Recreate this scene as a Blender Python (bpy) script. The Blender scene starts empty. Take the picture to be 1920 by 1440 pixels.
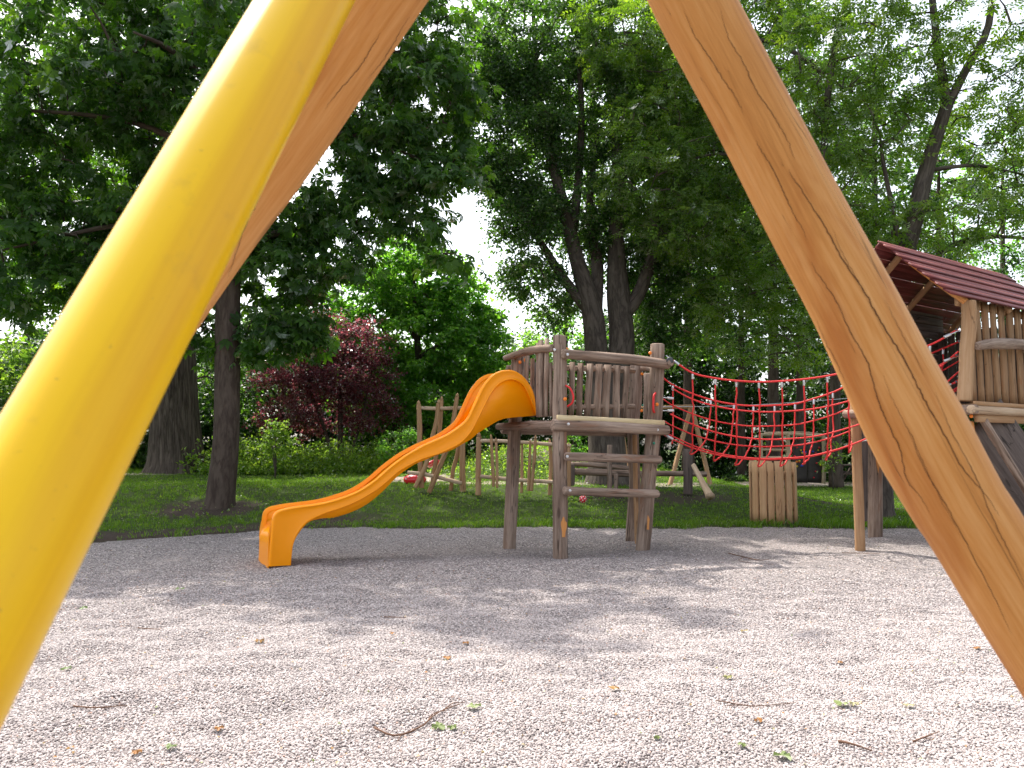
import bpy, math, random
import numpy as np
from mathutils import Vector, noise as mnoise
from mathutils.bvhtree import BVHTree
R = math.radians
random.seed(7)
RNG = np.random.default_rng(11)
SC = bpy.context.scene
COL = SC.collection

# ------------------------------------------------------------ camera, sky, sun, exposure
FPX, CX, CY, HOR, EYE = 1450.0, 960.0, 720.0, 839.0, 1.4
TH = math.atan((HOR - CY) / FPX)
cam = bpy.data.cameras.new('camera')
cam.sensor_width = 36.0
cam.lens = 36.0 * FPX / 1920.0
cam.clip_start, cam.clip_end = 0.05, 2000
cam.dof.use_dof = True
cam.dof.focus_distance = 10.5
cam.dof.aperture_fstop = 7.0
camo = bpy.data.objects.new('camera', cam)
camo.location = (0, 0, EYE)
camo.rotation_euler = (math.pi / 2 + TH, 0, 0)
COL.objects.link(camo)
SC.camera = camo

SUN_H = np.array([-0.62, 0.785])        # horizontal direction towards the sun
SUN_EL = R(57)
world = bpy.data.worlds.new('World')
SC.world = world
world.use_nodes = True
wn = world.node_tree
wn.nodes.clear()
sky = wn.nodes.new('ShaderNodeTexSky')
sky.sky_type = 'NISHITA'
sky.sun_disc = False
sky.sun_elevation = SUN_EL
sky.sun_rotation = math.atan2(SUN_H[0], SUN_H[1])
sky.air_density = 1.0
sky.dust_density = 4.0
sky.ozone_density = 0.6
hsv = wn.nodes.new('ShaderNodeHueSaturation')
hsv.inputs['Saturation'].default_value = 0.45
bg = wn.nodes.new('ShaderNodeBackground')
bg.inputs['Strength'].default_value = 0.15
wo = wn.nodes.new('ShaderNodeOutputWorld')
wn.links.new(sky.outputs[0], hsv.inputs['Color'])
wn.links.new(hsv.outputs[0], bg.inputs[0])
wn.links.new(bg.outputs[0], wo.inputs[0])

sl = bpy.data.lights.new('sun', 'SUN')
sl.energy = 2.7
sl.angle = R(0.55)
sl.color = (1.0, 0.95, 0.86)
so = bpy.data.objects.new('sun', sl)
sd = Vector((SUN_H[0] * math.cos(SUN_EL), SUN_H[1] * math.cos(SUN_EL), math.sin(SUN_EL)))
so.rotation_euler = sd.to_track_quat('Z', 'Y').to_euler()
so.location = (-6, 8, 30)
COL.objects.link(so)

vs = SC.view_settings
vs.view_transform = 'Standard'
vs.look = 'None'
vs.gamma = 1.0
vs.exposure = 1.5
SC.render.engine = 'CYCLES'
SC.cycles.max_bounces = 8
SC.cycles.diffuse_bounces = 4
SC.cycles.transmission_bounces = 6
SC.cycles.use_denoising = True

# ------------------------------------------------------------ helpers
def P(px, py, Y):
    """world point seen at photo pixel (px, py) at world depth Y"""
    u, v = (px - CX) / FPX, (CY - py) / FPX
    c, s = math.cos(TH), math.sin(TH)
    d = np.array([u, c - v * s, s + v * c])
    return np.array([0, 0, EYE]) + d * (Y / d[1])

def ray_plane(px, py, A, D):
    """hit of the pixel ray with the vertical plane through A along D -> (s, z)"""
    u, v = (px - CX) / FPX, (CY - py) / FPX
    c, s = math.cos(TH), math.sin(TH)
    d = np.array([u, c - v * s, s + v * c])
    M = np.array([[d[0], -D[0]], [d[1], -D[1]]])
    t, k = np.linalg.solve(M, np.array([A[0], A[1]]))
    return k, EYE + d[2] * t

def G(px, py, z=0.0):
    u, v = (px - CX) / FPX, (CY - py) / FPX
    c, s = math.cos(TH), math.sin(TH)
    d = np.array([u, c - v * s, s + v * c])
    t = (z - EYE) / d[2]
    return np.array([d[0] * t, d[1] * t, z])

def S(a, b, x):
    t = np.clip((np.asarray(x, float) - a) / (b - a), 0, 1)
    return t * t * (3 - 2 * t)

def edge_y(x):
    x = np.asarray(x, float)
    e = 13.75 - 2.6 * S(-3.0, -7.5, x) - 2.2 * S(-8, -13, x)
    return e + 0.10 * np.sin(x * 1.7 + 1) + 0.06 * np.sin(x * 4.3) + 0.05 * np.sin(x * 11.3) + 0.04 * np.sin(x * 23.0 + 2 * np.sin(x * 5))

def terrain(x, y):
    x, y = np.asarray(x, float), np.asarray(y, float)
    m = 1 - S(4.5, 8.5, x)
    z = m * (0.5 * S(14.2, 18.5, y) + 0.15 * S(19, 25, y))
    z = z + 0.8 * np.exp(-((x - 0.6) / 1.9) ** 2 - ((y - 22.3) / 1.7) ** 2)
    z = z + 0.03 * np.sin(x * 0.9 + 2) * np.sin(y * 0.8) * S(14, 16, y)
    z = z + 0.02
    pit = S(0.0, 0.35, edge_y(x) - y) * S(-13.4, -12.6, x) * (1 - S(13.6, 14.4, x)) * S(-8.4, -7.6, y)
    return z - 0.14 * pit

def wloc(o):
    l = Vector((0, 0, 0))
    while o is not None:
        l = l + o.location
        o = o.parent
    return l

def tag(o, label=None, cat=None, group=None, kind=None):
    if label: o['label'] = label
    if cat: o['category'] = cat
    if group: o['group'] = group
    if kind: o['kind'] = kind
    return o

def root(name, loc, label, cat, group=None):
    o = bpy.data.objects.new(name, None)
    o.empty_display_size = 0.2
    o.location = loc
    COL.objects.link(o)
    return tag(o, label, cat, group)

def mk(name, V, F, mat, parent=None, loc=(0, 0, 0), smooth=True, gc=None, rnd=None, label=None):
    """one mesh object from world-space verts"""
    V = np.asarray(V, float).reshape(-1, 3)
    me = bpy.data.meshes.new(name)
    off = np.array(wloc(parent)) if parent is not None else np.array(loc, float)
    W = V - off
    if isinstance(F, np.ndarray):
        n, k = F.shape
        me.vertices.add(len(W))
        me.vertices.foreach_set('co', W.astype(np.float32).ravel())
        me.loops.add(n * k)
        me.loops.foreach_set('vertex_index', F.astype(np.int32).ravel())
        me.polygons.add(n)
        me.polygons.foreach_set('loop_start', np.arange(0, n * k, k, dtype=np.int32))
        me.update(calc_edges=True)
    else:
        me.from_pydata(W.tolist(), [], F)
        me.update()
    me.polygons.foreach_set('use_smooth', np.full(len(me.polygons), smooth))
    if gc is not None:
        a = me.attributes.new('gc', 'FLOAT_VECTOR', 'POINT')
        a.data.foreach_set('vector', np.asarray(gc, np.float32).ravel())
    if rnd is not None:
        a = me.attributes.new('rnd', 'FLOAT', 'FACE')
        a.data.foreach_set('value', np.asarray(rnd, np.float32).ravel())
    me.materials.append(mat)
    o = bpy.data.objects.new(name, me)
    if parent is not None:
        o.parent = parent
    else:
        o.location = loc
    COL.objects.link(o)
    if label: o['label'] = label
    return o

class MB:
    """collects shapes into one mesh"""
    def __init__(s):
        s.V, s.F, s.g, s.n = [], [], [], 0
    def add(s, d):
        V, F, g = d
        s.V.append(np.asarray(V)); s.g.append(np.asarray(g))
        s.F += [tuple(i + s.n for i in f) for f in F]
        s.n += len(V)
        return s
    def build(s, name, mat, parent=None, **k):
        return mk(name, np.concatenate(s.V), s.F, mat, parent, gc=np.concatenate(s.g), **k)

def unit(v):
    v = np.asarray(v, float)
    return v / (np.linalg.norm(v) + 1e-12)

def spline(pts, n):
    """Catmull-Rom resample of an open polyline"""
    p = np.asarray(pts, float)
    if len(p) == 2:
        t = np.linspace(0, 1, n)[:, None]
        return p[0] * (1 - t) + p[1] * t
    q = np.vstack([2 * p[0] - p[1], p, 2 * p[-1] - p[-2]])
    out = []
    for u in np.linspace(0, len(p) - 1, n):
        i = min(int(u), len(p) - 2); t = u - i
        a, b, c, d = q[i], q[i + 1], q[i + 2], q[i + 3]
        out.append(0.5 * (2 * b + (c - a) * t + (2 * a - 5 * b + 4 * c - d) * t * t + (3 * b - a - 3 * c + d) * t ** 3))
    return np.array(out)

def sweep(path, sec, scales=None, up=(0, 0, 1), caps=True, bevel=0.0, amp=0.0, nf=3.0, gscale=1.0):
    """sweep a closed 2D section along path; returns verts, faces, grain coords"""
    path = np.asarray(path, float); sec = np.asarray(sec, float)
    n, m = len(path), len(sec)
    if scales is None: scales = np.ones(n)
    scales = np.asarray(scales, float)
    off = RNG.uniform(-50, 50, 3)
    if bevel > 0:
        d0, d1 = unit(path[1] - path[0]), unit(path[-1] - path[-2])
        L = bevel
        path = np.vstack([path[0], path[0] + d0 * L * 0.35, path[0] + d0 * L, path[1:-1], path[-1] - d1 * L, path[-1] - d1 * L * 0.35, path[-1]])
        k0 = 1 - bevel / np.abs(sec).max()
        scales = np.concatenate([[scales[0] * max(k0, .5)], [scales[0] * (1 + max(k0, .5)) / 2 * 1.03], [scales[0]], scales[1:-1], [scales[-1]], [scales[-1] * (1 + max(k0, .5)) / 2 * 1.03], [scales[-1] * max(k0, .5)]])
        n = len(path)
    T = np.gradient(path, axis=0)
    T /= np.linalg.norm(T, axis=1)[:, None] + 1e-12
    up = np.asarray(up, float)
    if abs(np.dot(unit(up), T[0])) > 0.98:
        up = np.array([0.0, 1.0, 0.0]) if abs(T[0][1]) < 0.9 else np.array([1.0, 0, 0])
    X = unit(np.cross(T[0], up))
    V, g = [], []
    ln = 0.0
    for i in range(n):
        X = unit(X - np.dot(X, T[i]) * T[i])
        Y = np.cross(X, T[i])
        if i: ln += np.linalg.norm(path[i] - path[i - 1])
        s2 = sec * scales[i]
        for j in range(m):
            a, b = s2[j]
            if amp:
                ang = math.atan2(b, a)
                w = mnoise.noise(Vector((math.cos(ang) * 1.1 + off[0], math.sin(ang) * 1.1 + off[1], ln * nf + off[2])))
                k = 1 + amp * w
                a, b = a * k, b * k
            V.append(path[i] + X * a + Y * b)
            g.append((sec[j][0] * gscale + off[0], sec[j][1] * gscale + off[1], ln + off[2]))
    F = []
    for i in range(n - 1):
        for j in range(m):
            k = (j + 1) % m
            F.append((i * m + j, i * m + k, (i + 1) * m + k, (i + 1) * m + j))
    if caps:
        for i, flip in ((0, True), (n - 1, False)):
            c = np.mean(np.array(V[i * m:(i + 1) * m]), axis=0)
            V.append(c); g.append((off[0], off[1], (0 if flip else ln) + off[2]))
            ci = len(V) - 1
            for j in range(m):
                k = (j + 1) % m
                F.append((ci, i * m + k, i * m + j) if flip else (ci, i * m + j, i * m + k))
    return np.array(V), F, np.array(g)

def circ(r, m=12):
    a = np.arange(m) * 2 * math.pi / m
    return np.stack([np.cos(a) * r, np.sin(a) * r], 1)

def rrect(w, h, b=None):
    b = min(w, h) * 0.18 if b is None else b
    x, y = w / 2, h / 2
    return np.array([(x - b, -y), (x, -y + b), (x, y - b), (x - b, y), (-x + b, y), (-x, y - b), (-x, -y + b), (-x + b, -y)])

def log(pts, r, m=12, n=None, amp=0.10, bevel=0.012, nf=2.5, **k):
    """a round timber: pts along its axis, r a radius or a list of radii"""
    pts = np.asarray(pts, float)
    L = np.linalg.norm(np.diff(pts, axis=0), axis=1).sum()
    n = n or max(4, int(L / 0.12) + 2)
    path = spline(pts, n)
    rr = np.interp(np.linspace(0, 1, n), np.linspace(0, 1, len(np.atleast_1d(r))), np.atleast_1d(r)) if np.size(r) > 1 else np.full(n, float(r))
    return sweep(path, circ(1.0, m), rr, amp=amp, bevel=0, nf=nf, gscale=float(np.mean(rr)), **k) if bevel == 0 else _blog(path, rr, m, amp, bevel, nf, **k)

def _blog(path, rr, m, amp, b, nf, **k):
    d0, d1 = unit(path[1] - path[0]), unit(path[-1] - path[-2])
    p = np.vstack([path[0], path[0] + d0 * b * .35, path[0] + d0 * b * 1.1, path[1:-1], path[-1] - d1 * b * 1.1, path[-1] - d1 * b * .35, path[-1]])
    r = np.concatenate([[rr[0] - b], [rr[0] - b * .35], [rr[0]], rr[1:-1], [rr[-1]], [rr[-1] - b * .35], [rr[-1] - b]])
    return sweep(p, circ(1.0, m), np.maximum(r, 0.002), amp=amp, nf=nf, gscale=float(np.mean(rr)), **k)

def board(a, b, w, t, face=(0, -1, 0), wav=0.0, n=None, taper=(1, 1)):
    """plank from a to b, w wide, t thick, its wide side facing `face`"""
    a, b = np.asarray(a, float), np.asarray(b, float)
    L = np.linalg.norm(b - a)
    n = n or max(2, int(L / 0.2) + 2)
    tt = np.linspace(0, 1, n)
    path = a + (b - a) * tt[:, None]
    T = unit(b - a); f = unit(np.asarray(face, float)); side = unit(np.cross(T, f))
    ph = RNG.uniform(0, 6.28, 2)
    if wav:
        path = path + side * (wav * np.sin(tt * 4.5 + ph[0]))[:, None]
    sc = np.interp(tt, [0, 1], taper) * (1 + (0.05 if wav else 0) * np.sin(tt * 9 + ph[1]))
    return sweep(path, rrect(w, t), sc, up=f, bevel=0)

def sphere(c, r, m=10, k=6, squash=(1, 1, 1)):
    V, F = [], []
    for i in range(k + 1):
        th = math.pi * i / k
        for j in range(m):
            ph = 2 * math.pi * j / m
            V.append((c[0] + r * squash[0] * math.sin(th) * math.cos(ph), c[1] + r * squash[1] * math.sin(th) * math.sin(ph), c[2] + r * squash[2] * math.cos(th)))
    for i in range(k):
        for j in range(m):
            q = (j + 1) % m
            F.append((i * m + j, (i + 1) * m + j, (i + 1) * m + q, i * m + q))
    return np.array(V), F, np.array(V)

# ------------------------------------------------------------ materials
class NT:
    def __init__(s, name):
        s.m = bpy.data.materials.new(name); s.m.use_nodes = True
        s.t = s.m.node_tree; s.t.nodes.clear()
        s.out = s.t.nodes.new('ShaderNodeOutputMaterial')
    def n(s, typ, ins=None, **props):
        x = s.t.nodes.new('ShaderNode' + typ)
        for k, v in props.items(): setattr(x, k, v)
        for k, v in (ins or {}).items():
            if isinstance(v, bpy.types.NodeSocket): s.t.links.new(v, x.inputs[k])
            else: x.inputs[k].default_value = v
        return x
    def ramp(s, fac, stops, interp='LINEAR'):
        x = s.n('ValToRGB', {'Fac': fac}); cr = x.color_ramp; cr.interpolation = interp
        while len(cr.elements) > 1: cr.elements.remove(cr.elements[-1])
        for i, (p, c) in enumerate(stops):
            e = cr.elements[0] if i == 0 else cr.elements.new(p)
            e.position = p; e.color = (*c, 1) if len(c) == 3 else (c[0], c[0], c[0], 1)
        return x.outputs[0]
    def attr(s, name, out='Vector'): return s.n('Attribute', attribute_name=name).outputs[out]
    def math(s, op, a, b=None, c=None):
        x = s.n('Math', operation=op)
        for i, v in enumerate((a, b, c)):
            if v is None: continue
            if isinstance(v, bpy.types.NodeSocket): s.t.links.new(v, x.inputs[i])
            else: x.inputs[i].default_value = v
        return x.outputs[0]
    def mix(s, f, a, b, mode='MIX'):
        x = s.n('Mix', data_type='RGBA', blend_type=mode)
        for i, v in ((0, f), (6, a), (7, b)):
            if isinstance(v, bpy.types.NodeSocket): s.t.links.new(v, x.inputs[i])
            elif i == 0: x.inputs[0].default_value = v
            else: x.inputs[i].default_value = (*v, 1)
        return x.outputs[2]
    def noise(s, vec, scale, detail=4, rough=0.55, sc=(1, 1, 1), dist=0.0):
        mp = s.n('Mapping', {'Vector': vec, 'Scale': sc})
        return s.n('TexNoise', {'Vector': mp.outputs[0], 'Scale': scale, 'Detail': detail, 'Roughness': rough, 'Distortion': dist}).outputs[0]
    def bump(s, h, strength=0.5, dist=0.01, normal=None):
        i = {'Height': h, 'Strength': strength, 'Distance': dist}
        if normal is not None: i['Normal'] = normal
        return s.n('Bump', i).outputs[0]
    def done(s, shader):
        s.t.links.new(shader, s.out.inputs[0]); return s.m
    def princ(s, color, rough=0.6, bump=None, **k):
        i = {'Base Color': color if isinstance(color, bpy.types.NodeSocket) else (*color, 1), 'Roughness': rough}
        if bump is not None: i['Normal'] = bump
        i.update(k)
        return s.done(s.n('BsdfPrincipled', i).outputs[0])

def wood(name, dark, mid, light, crack=0.5, crackw=0.012, grain=26, rough=0.75, knots=0.6, blotch=None, cs=(4.2, 4.2, 0.42)):
    t = NT(name); g = t.attr('gc')
    fib = t.noise(g, grain, 6, 0.62, (1, 1, 0.045), 0.3)
    fine = t.noise(g, grain * 5, 4, 0.6, (1, 1, 0.06))
    blo = t.noise(g, 2.2, 3, 0.5, (1, 1, 0.5))
    f = t.math('ADD', t.math('MULTIPLY', fib, 0.55), t.math('ADD', t.math('MULTIPLY', fine, 0.2), t.math('MULTIPLY', blo, 0.35)))
    col = t.ramp(f, [(0.36, dark), (0.52, mid), (0.68, light)])
    if blotch:
        b2 = t.noise(g, 5.5, 4, 0.6, (1, 1, 0.28), 0.6)
        col = t.mix(t.ramp(b2, [(0.56, (0,)), (0.68, (0.75,))]), col, blotch)
    # knots
    mp = t.n('Mapping', {'Vector': g, 'Scale': (5, 5, 1.5)})
    vo = t.n('TexVoronoi', {'Vector': mp.outputs[0], 'Scale': 1.0, 'Randomness': 1.0}).outputs['Distance']
    kn = t.ramp(vo, [(0.0, (1,)), (0.07, (1,)), (0.13, (0,))])
    col = t.mix(t.math('MULTIPLY', kn, knots), col, tuple(c * 0.45 for c in dark))
    # long drying cracks
    cn = t.noise(g, 1.0, 3, 0.5, cs, 0.25)
    ce = t.math('ABSOLUTE', t.math('SUBTRACT', cn, 0.5))
    brk = t.noise(g, 1.0, 2, 0.5, (6, 6, 1.3))
    cw = t.math('MULTIPLY', t.ramp(brk, [(0.42, (0,)), (0.6, (1,))]), crackw)
    cr = t.math('LESS_THAN', ce, cw)
    crs = t.n('MapRange', {'Value': ce, 'From Min': 0.0, 'From Max': t.math('ADD', cw, 0.0005), 'To Min': 1.0, 'To Max': 0.0}).outputs[0]
    col = t.mix(t.math('MULTIPLY', crs, crack), col, tuple(c * 0.18 for c in dark))
    h = t.math('SUBTRACT', t.math('MULTIPLY', t.math('ADD', fib, t.math('MULTIPLY', fine, .5)), 0.35), t.math('MULTIPLY', crs, 1.2))
    return t.princ(col, rough, t.bump(h, 0.55, 0.01), **{'Specular IOR Level': 0.25})

M = {}
M['post_wood'] = wood('peeled_post_wood', (0.36, 0.14, 0.03), (0.51, 0.225, 0.058), (0.61, 0.32, 0.115), crack=0.5, crackw=0.0035, grain=46, rough=0.6, knots=0.8, blotch=(0.36, 0.115, 0.02), cs=(13, 13, 0.36))
M['grey_wood'] = wood('weathered_wood', (0.075, 0.047, 0.034), (0.215, 0.150, 0.112), (0.40, 0.305, 0.24), crack=0.85, crackw=0.016, rough=0.85, blotch=(0.25, 0.125, 0.075), cs=(11, 11, .7))
M['dark_wood'] = wood('dark_weathered_wood', (0.06, 0.045, 0.04), (0.115, 0.088, 0.075), (0.18, 0.14, 0.12), crack=0.8, rough=0.9)
M['tan_wood'] = wood('tan_wood', (0.26, 0.14, 0.065), (0.37, 0.215, 0.11), (0.47, 0.30, 0.17), crack=0.5, crackw=0.008, rough=0.8, blotch=(0.36, 0.19, 0.09))
M['pale_wood'] = wood('pale_wood', (0.38, 0.26, 0.17), (0.50, 0.36, 0.24), (0.60, 0.47, 0.34), crack=0.6, rough=0.85)
M['shed_wood'] = wood('shed_wood', (0.17, 0.085, 0.04), (0.26, 0.145, 0.07), (0.36, 0.22, 0.12), crack=0.5, crackw=0.008, rough=0.8, blotch=(0.28, 0.12, 0.05))  # darker tan for the playhouse wall: orange-brown stain, with its shade in the colour
M['drum_wood'] = wood('drum_wood', (0.34, 0.19, 0.09), (0.47, 0.28, 0.145), (0.56, 0.37, 0.21), crack=0.4, crackw=0.005, rough=0.8)
M['new_board'] = wood('new_board', (0.5, 0.38, 0.2), (0.6, 0.48, 0.28), (0.68, 0.56, 0.36), crack=0.2, rough=0.8, knots=0.3)
M['orange_wood'] = wood('orange_bare_wood', (0.38, 0.13, 0.03), (0.58, 0.24, 0.07), (0.66, 0.33, 0.12), crack=0.5, rough=0.7)
M['red_board'] = wood('red_stained_board', (0.06, 0.014, 0.014), (0.12, 0.024, 0.024), (0.22, 0.06, 0.052), crack=0.3, rough=0.55, knots=0.3)

def bark(name, dark, mid, light, sc=9, st=1.0, stretch=0.22, dist=0.06):
    t = NT(name); g = t.attr('gc')
    a = t.noise(g, sc, 7, 0.65, (1, 1, stretch), 0.5)
    b = t.noise(g, sc * 2.3, 5, 0.7, (1, 1, stretch * .6), 0.2)
    rd = t.math('ABSOLUTE', t.math('SUBTRACT', t.noise(g, sc * .9, 4, 0.6, (1, 1, stretch * .55), 0.35), 0.5))
    f = t.math('ADD', t.math('MULTIPLY', t.math('ADD', a, b), 0.38), t.ramp(rd, [(0.0, (-.0,)), (0.10, (0.22,))]))
    col = t.ramp(f, [(0.32, dark), (0.55, mid), (0.8, light)])
    return t.princ(col, 0.95, t.bump(f, st, dist), **{'Specular IOR Level': 0.15})
M['bark_furrow'] = bark('furrowed_bark', (0.045, 0.034, 0.028), (0.125, 0.098, 0.08), (0.21, 0.17, 0.14), sc=10, dist=0.09, stretch=0.16)
M['bark_smooth'] = bark('chestnut_bark', (0.05, 0.035, 0.028), (0.088, 0.066, 0.052), (0.13, 0.10, 0.08), sc=7, st=0.6, stretch=0.4, dist=0.03)
M['bark_grey'] = bark('grey_bark', (0.05, 0.04, 0.034), (0.10, 0.082, 0.068), (0.16, 0.135, 0.11), sc=9, st=0.8, stretch=0.3, dist=0.04)

def leafmat(name, cols, trans, tf=0.45, rough=0.45, gl=0.06):
    t = NT(name); r = t.attr('rnd', 'Fac')
    n = len(cols)
    c = t.ramp(r, [(i / max(1, n - 1), cols[i]) for i in range(n)])
    tc = t.ramp(r, [(i / max(1, n - 1), trans[i]) for i in range(n)])
    d = t.n('BsdfDiffuse', {'Color': c})
    tr = t.n('BsdfTranslucent', {'Color': tc})
    m1 = t.n('MixShader', {0: tf, 1: d.outputs[0], 2: tr.outputs[0]})
    g = t.n('BsdfGlossy', {'Color': (1, 1, 1, 1), 'Roughness': rough})
    fr = t.n('Fresnel', {'IOR': 1.4})
    m2 = t.n('MixShader', {0: t.math('MULTIPLY', fr.outputs[0], gl * 10), 1: m1.outputs[0], 2: g.outputs[0]})
    return t.done(m2.outputs[0])
M['chestnut_leaf'] = leafmat('chestnut_leaf', [(0.02, 0.05, 0.012), (0.034, 0.08, 0.015), (0.06, 0.12, 0.02)], [(0.08, 0.23, 0.010), (0.17, 0.42, 0.014), (0.32, 0.60, 0.02)], 0.46, gl=.035)
M['small_leaf'] = leafmat('small_leaf', [(0.025, 0.055, 0.018), (0.04, 0.085, 0.022), (0.06, 0.115, 0.03)], [(0.08, 0.23, 0.015), (0.17, 0.40, 0.02), (0.30, 0.56, 0.03)], 0.46, gl=.04)
M['walnut_leaf'] = leafmat('walnut_leaf', [(0.04, 0.075, 0.014), (0.07, 0.13, 0.02), (0.12, 0.17, 0.025)], [(0.16, 0.34, 0.01), (0.32, 0.58, 0.02), (0.52, 0.76, 0.03)], 0.5, gl=.04)
M['maple_leaf'] = leafmat('maple_leaf', [(0.05, 0.13, 0.02), (0.08, 0.19, 0.025), (0.13, 0.26, 0.04)], [(0.2, 0.52, 0.03), (0.30, 0.68, 0.04), (0.46, 0.80, 0.07)], 0.55, gl=.03)
M['plum_leaf'] = leafmat('plum_leaf', [(0.055, 0.018, 0.026), (0.10, 0.03, 0.04), (0.16, 0.055, 0.06)], [(0.20, 0.04, 0.07), (0.42, 0.09, 0.13), (0.70, 0.24, 0.22)], 0.5, gl=.04)
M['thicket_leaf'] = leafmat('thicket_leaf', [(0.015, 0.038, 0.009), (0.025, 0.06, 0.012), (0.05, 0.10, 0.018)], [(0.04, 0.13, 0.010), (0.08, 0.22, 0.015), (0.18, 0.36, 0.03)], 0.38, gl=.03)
M['bright_leaf'] = leafmat('bright_leaf', [(0.06, 0.12, 0.018), (0.11, 0.19, 0.025), (0.17, 0.26, 0.04)], [(0.24, 0.48, 0.03), (0.38, 0.62, 0.04), (0.52, 0.72, 0.07)], 0.52, gl=.03)
M['grass_blade'] = leafmat('grass_blade', [(0.045, 0.105, 0.010), (0.085, 0.17, 0.017), (0.16, 0.23, 0.035)], [(0.14, 0.32, 0.015), (0.24, 0.46, 0.02), (0.38, 0.52, 0.05)], 0.45, gl=0.02)
M['fallen_leaf'] = leafmat('fallen_leaf', [(0.09, 0.14, 0.03), (0.2, 0.24, 0.08), (0.36, 0.16, 0.05), (0.4, 0.36, 0.2)], [(0.1, 0.15, 0.03)] * 4, 0.2)

def plastic(name, col, rough=0.3, coat=0.3, dirt=0.15, dcol=(0.35, 0.25, 0.15), bumpd=0.002, spec=0.5):
    t = NT(name); o = t.n('TexCoord').outputs['Object']
    n1 = t.noise(o, 3.0, 5, 0.6); n2 = t.noise(o, 60, 3, 0.6)
    c = t.mix(t.math('MULTIPLY', t.ramp(n1, [(0.45, (0,)), (0.75, (1,))]), dirt), col, dcol)
    r = t.math('ADD', rough - 0.08, t.math('MULTIPLY', n1, 0.18))
    return t.princ(c, r, t.bump(t.math('ADD', n1, t.math('MULTIPLY', n2, .05)), 0.3, bumpd), **{'Coat Weight': coat, 'Coat Roughness': 0.15, 'Specular IOR Level': spec})
M['orange_plastic'] = plastic('orange_plastic', (0.95, 0.31, 0.0), 0.30, 0.05, 0.08, (0.85, 0.27, 0.0), spec=0.28)
M['yellow_paint'] = plastic('yellow_plastic', (0.84, 0.50, 0.0), 0.36, 0.0, 0.35, (0.68, 0.31, 0.0), 0.004, 0.3)
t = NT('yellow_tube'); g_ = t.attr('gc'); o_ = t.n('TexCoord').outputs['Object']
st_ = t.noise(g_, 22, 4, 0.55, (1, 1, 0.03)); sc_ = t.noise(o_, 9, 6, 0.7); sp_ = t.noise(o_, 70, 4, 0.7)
c = t.mix(t.ramp(st_, [(0.42, (0,)), (0.66, (0.7,))]), (0.84, 0.50, 0.0), (0.66, 0.31, 0.0))  # long soft ochre streaks: shade and reflection bands painted into the tube's colour
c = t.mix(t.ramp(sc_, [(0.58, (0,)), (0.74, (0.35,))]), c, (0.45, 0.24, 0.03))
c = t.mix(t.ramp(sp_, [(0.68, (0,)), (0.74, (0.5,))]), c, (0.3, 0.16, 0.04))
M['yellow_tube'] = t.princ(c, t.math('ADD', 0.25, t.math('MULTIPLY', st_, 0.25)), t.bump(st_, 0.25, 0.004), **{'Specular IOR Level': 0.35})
M['crack_dark'] = NT('crack_dark').princ((0.085, 0.030, 0.010), 0.95)
M['orange_cap'] = plastic('orange_cap', (0.9, 0.22, 0.005), 0.4, 0.2, 0.05)
M['green_cap'] = plastic('green_cap', (0.02, 0.22, 0.14), 0.4, 0.2, 0.05)
M['red_rope'] = plastic('red_rope', (0.66, 0.022, 0.022), 0.6, 0.0, 0.15, (0.4, 0.05, 0.05), 0.003)
M['red_plastic'] = plastic('red_plastic', (0.70, 0.012, 0.025), 0.3, 0.3, 0.1)
M['white_spot'] = plastic('white_paint', (0.8, 0.78, 0.75), 0.5, 0.0, 0.1)
M['green_net'] = plastic('green_net', (0.02, 0.35, 0.2), 0.6, 0.0, 0.1)
M['blue_hold'] = plastic('blue_hold', (0.02, 0.08, 0.5), 0.5, 0.0, 0.1)
M['yellow_hold'] = plastic('yellow_hold', (0.7, 0.5, 0.02), 0.5, 0.0, 0.1)
t = NT('galvanised_steel'); M['steel'] = t.princ((0.62, 0.62, 0.63), 0.42, None, Metallic=0.85)
t = NT('dark_steel'); M['dark_steel'] = t.princ((0.08, 0.08, 0.085), 0.5, None, Metallic=0.6)
t = NT('cap_sheet'); M['cap_sheet'] = t.princ((0.5, 0.48, 0.46), 0.6, None, Metallic=0.1)
t = NT('wall_panel'); o_ = t.n('TexCoord').outputs['Object']
M['wall_panel'] = t.princ(t.ramp(t.noise(o_, 6, 5), [(0.3, (0.04, 0.03, 0.028)), (0.7, (0.065, 0.05, 0.045))]), 0.7)

# lawn sheet: grass base, bare soil and sand where the mesh says so
t = NT('lawn_ground'); o_ = t.n('TexCoord').outputs['Object']
n1 = t.noise(o_, 0.9, 6, 0.6); n2 = t.noise(o_, 22, 6, 0.7)
gcol = t.mix(n2, t.ramp(n1, [(0.3, (0.028, 0.06, 0.010)), (0.7, (0.06, 0.10, 0.016))]), (0.05, 0.06, 0.025))
soil = t.ramp(n2, [(0.3, (0.035, 0.025, 0.02)), (0.55, (0.075, 0.055, 0.045)), (0.75, (0.13, 0.105, 0.09))])
sand = t.ramp(n2, [(0.3, (0.30, 0.235, 0.19)), (0.7, (0.52, 0.44, 0.38))])
c = t.mix(t.attr('soil', 'Fac'), gcol, soil); c = t.mix(t.attr('sand', 'Fac'), c, sand)
M['lawn'] = t.princ(c, 0.95, t.bump(n2, 0.8, 0.05), **{'Specular IOR Level': 0.1})

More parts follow.
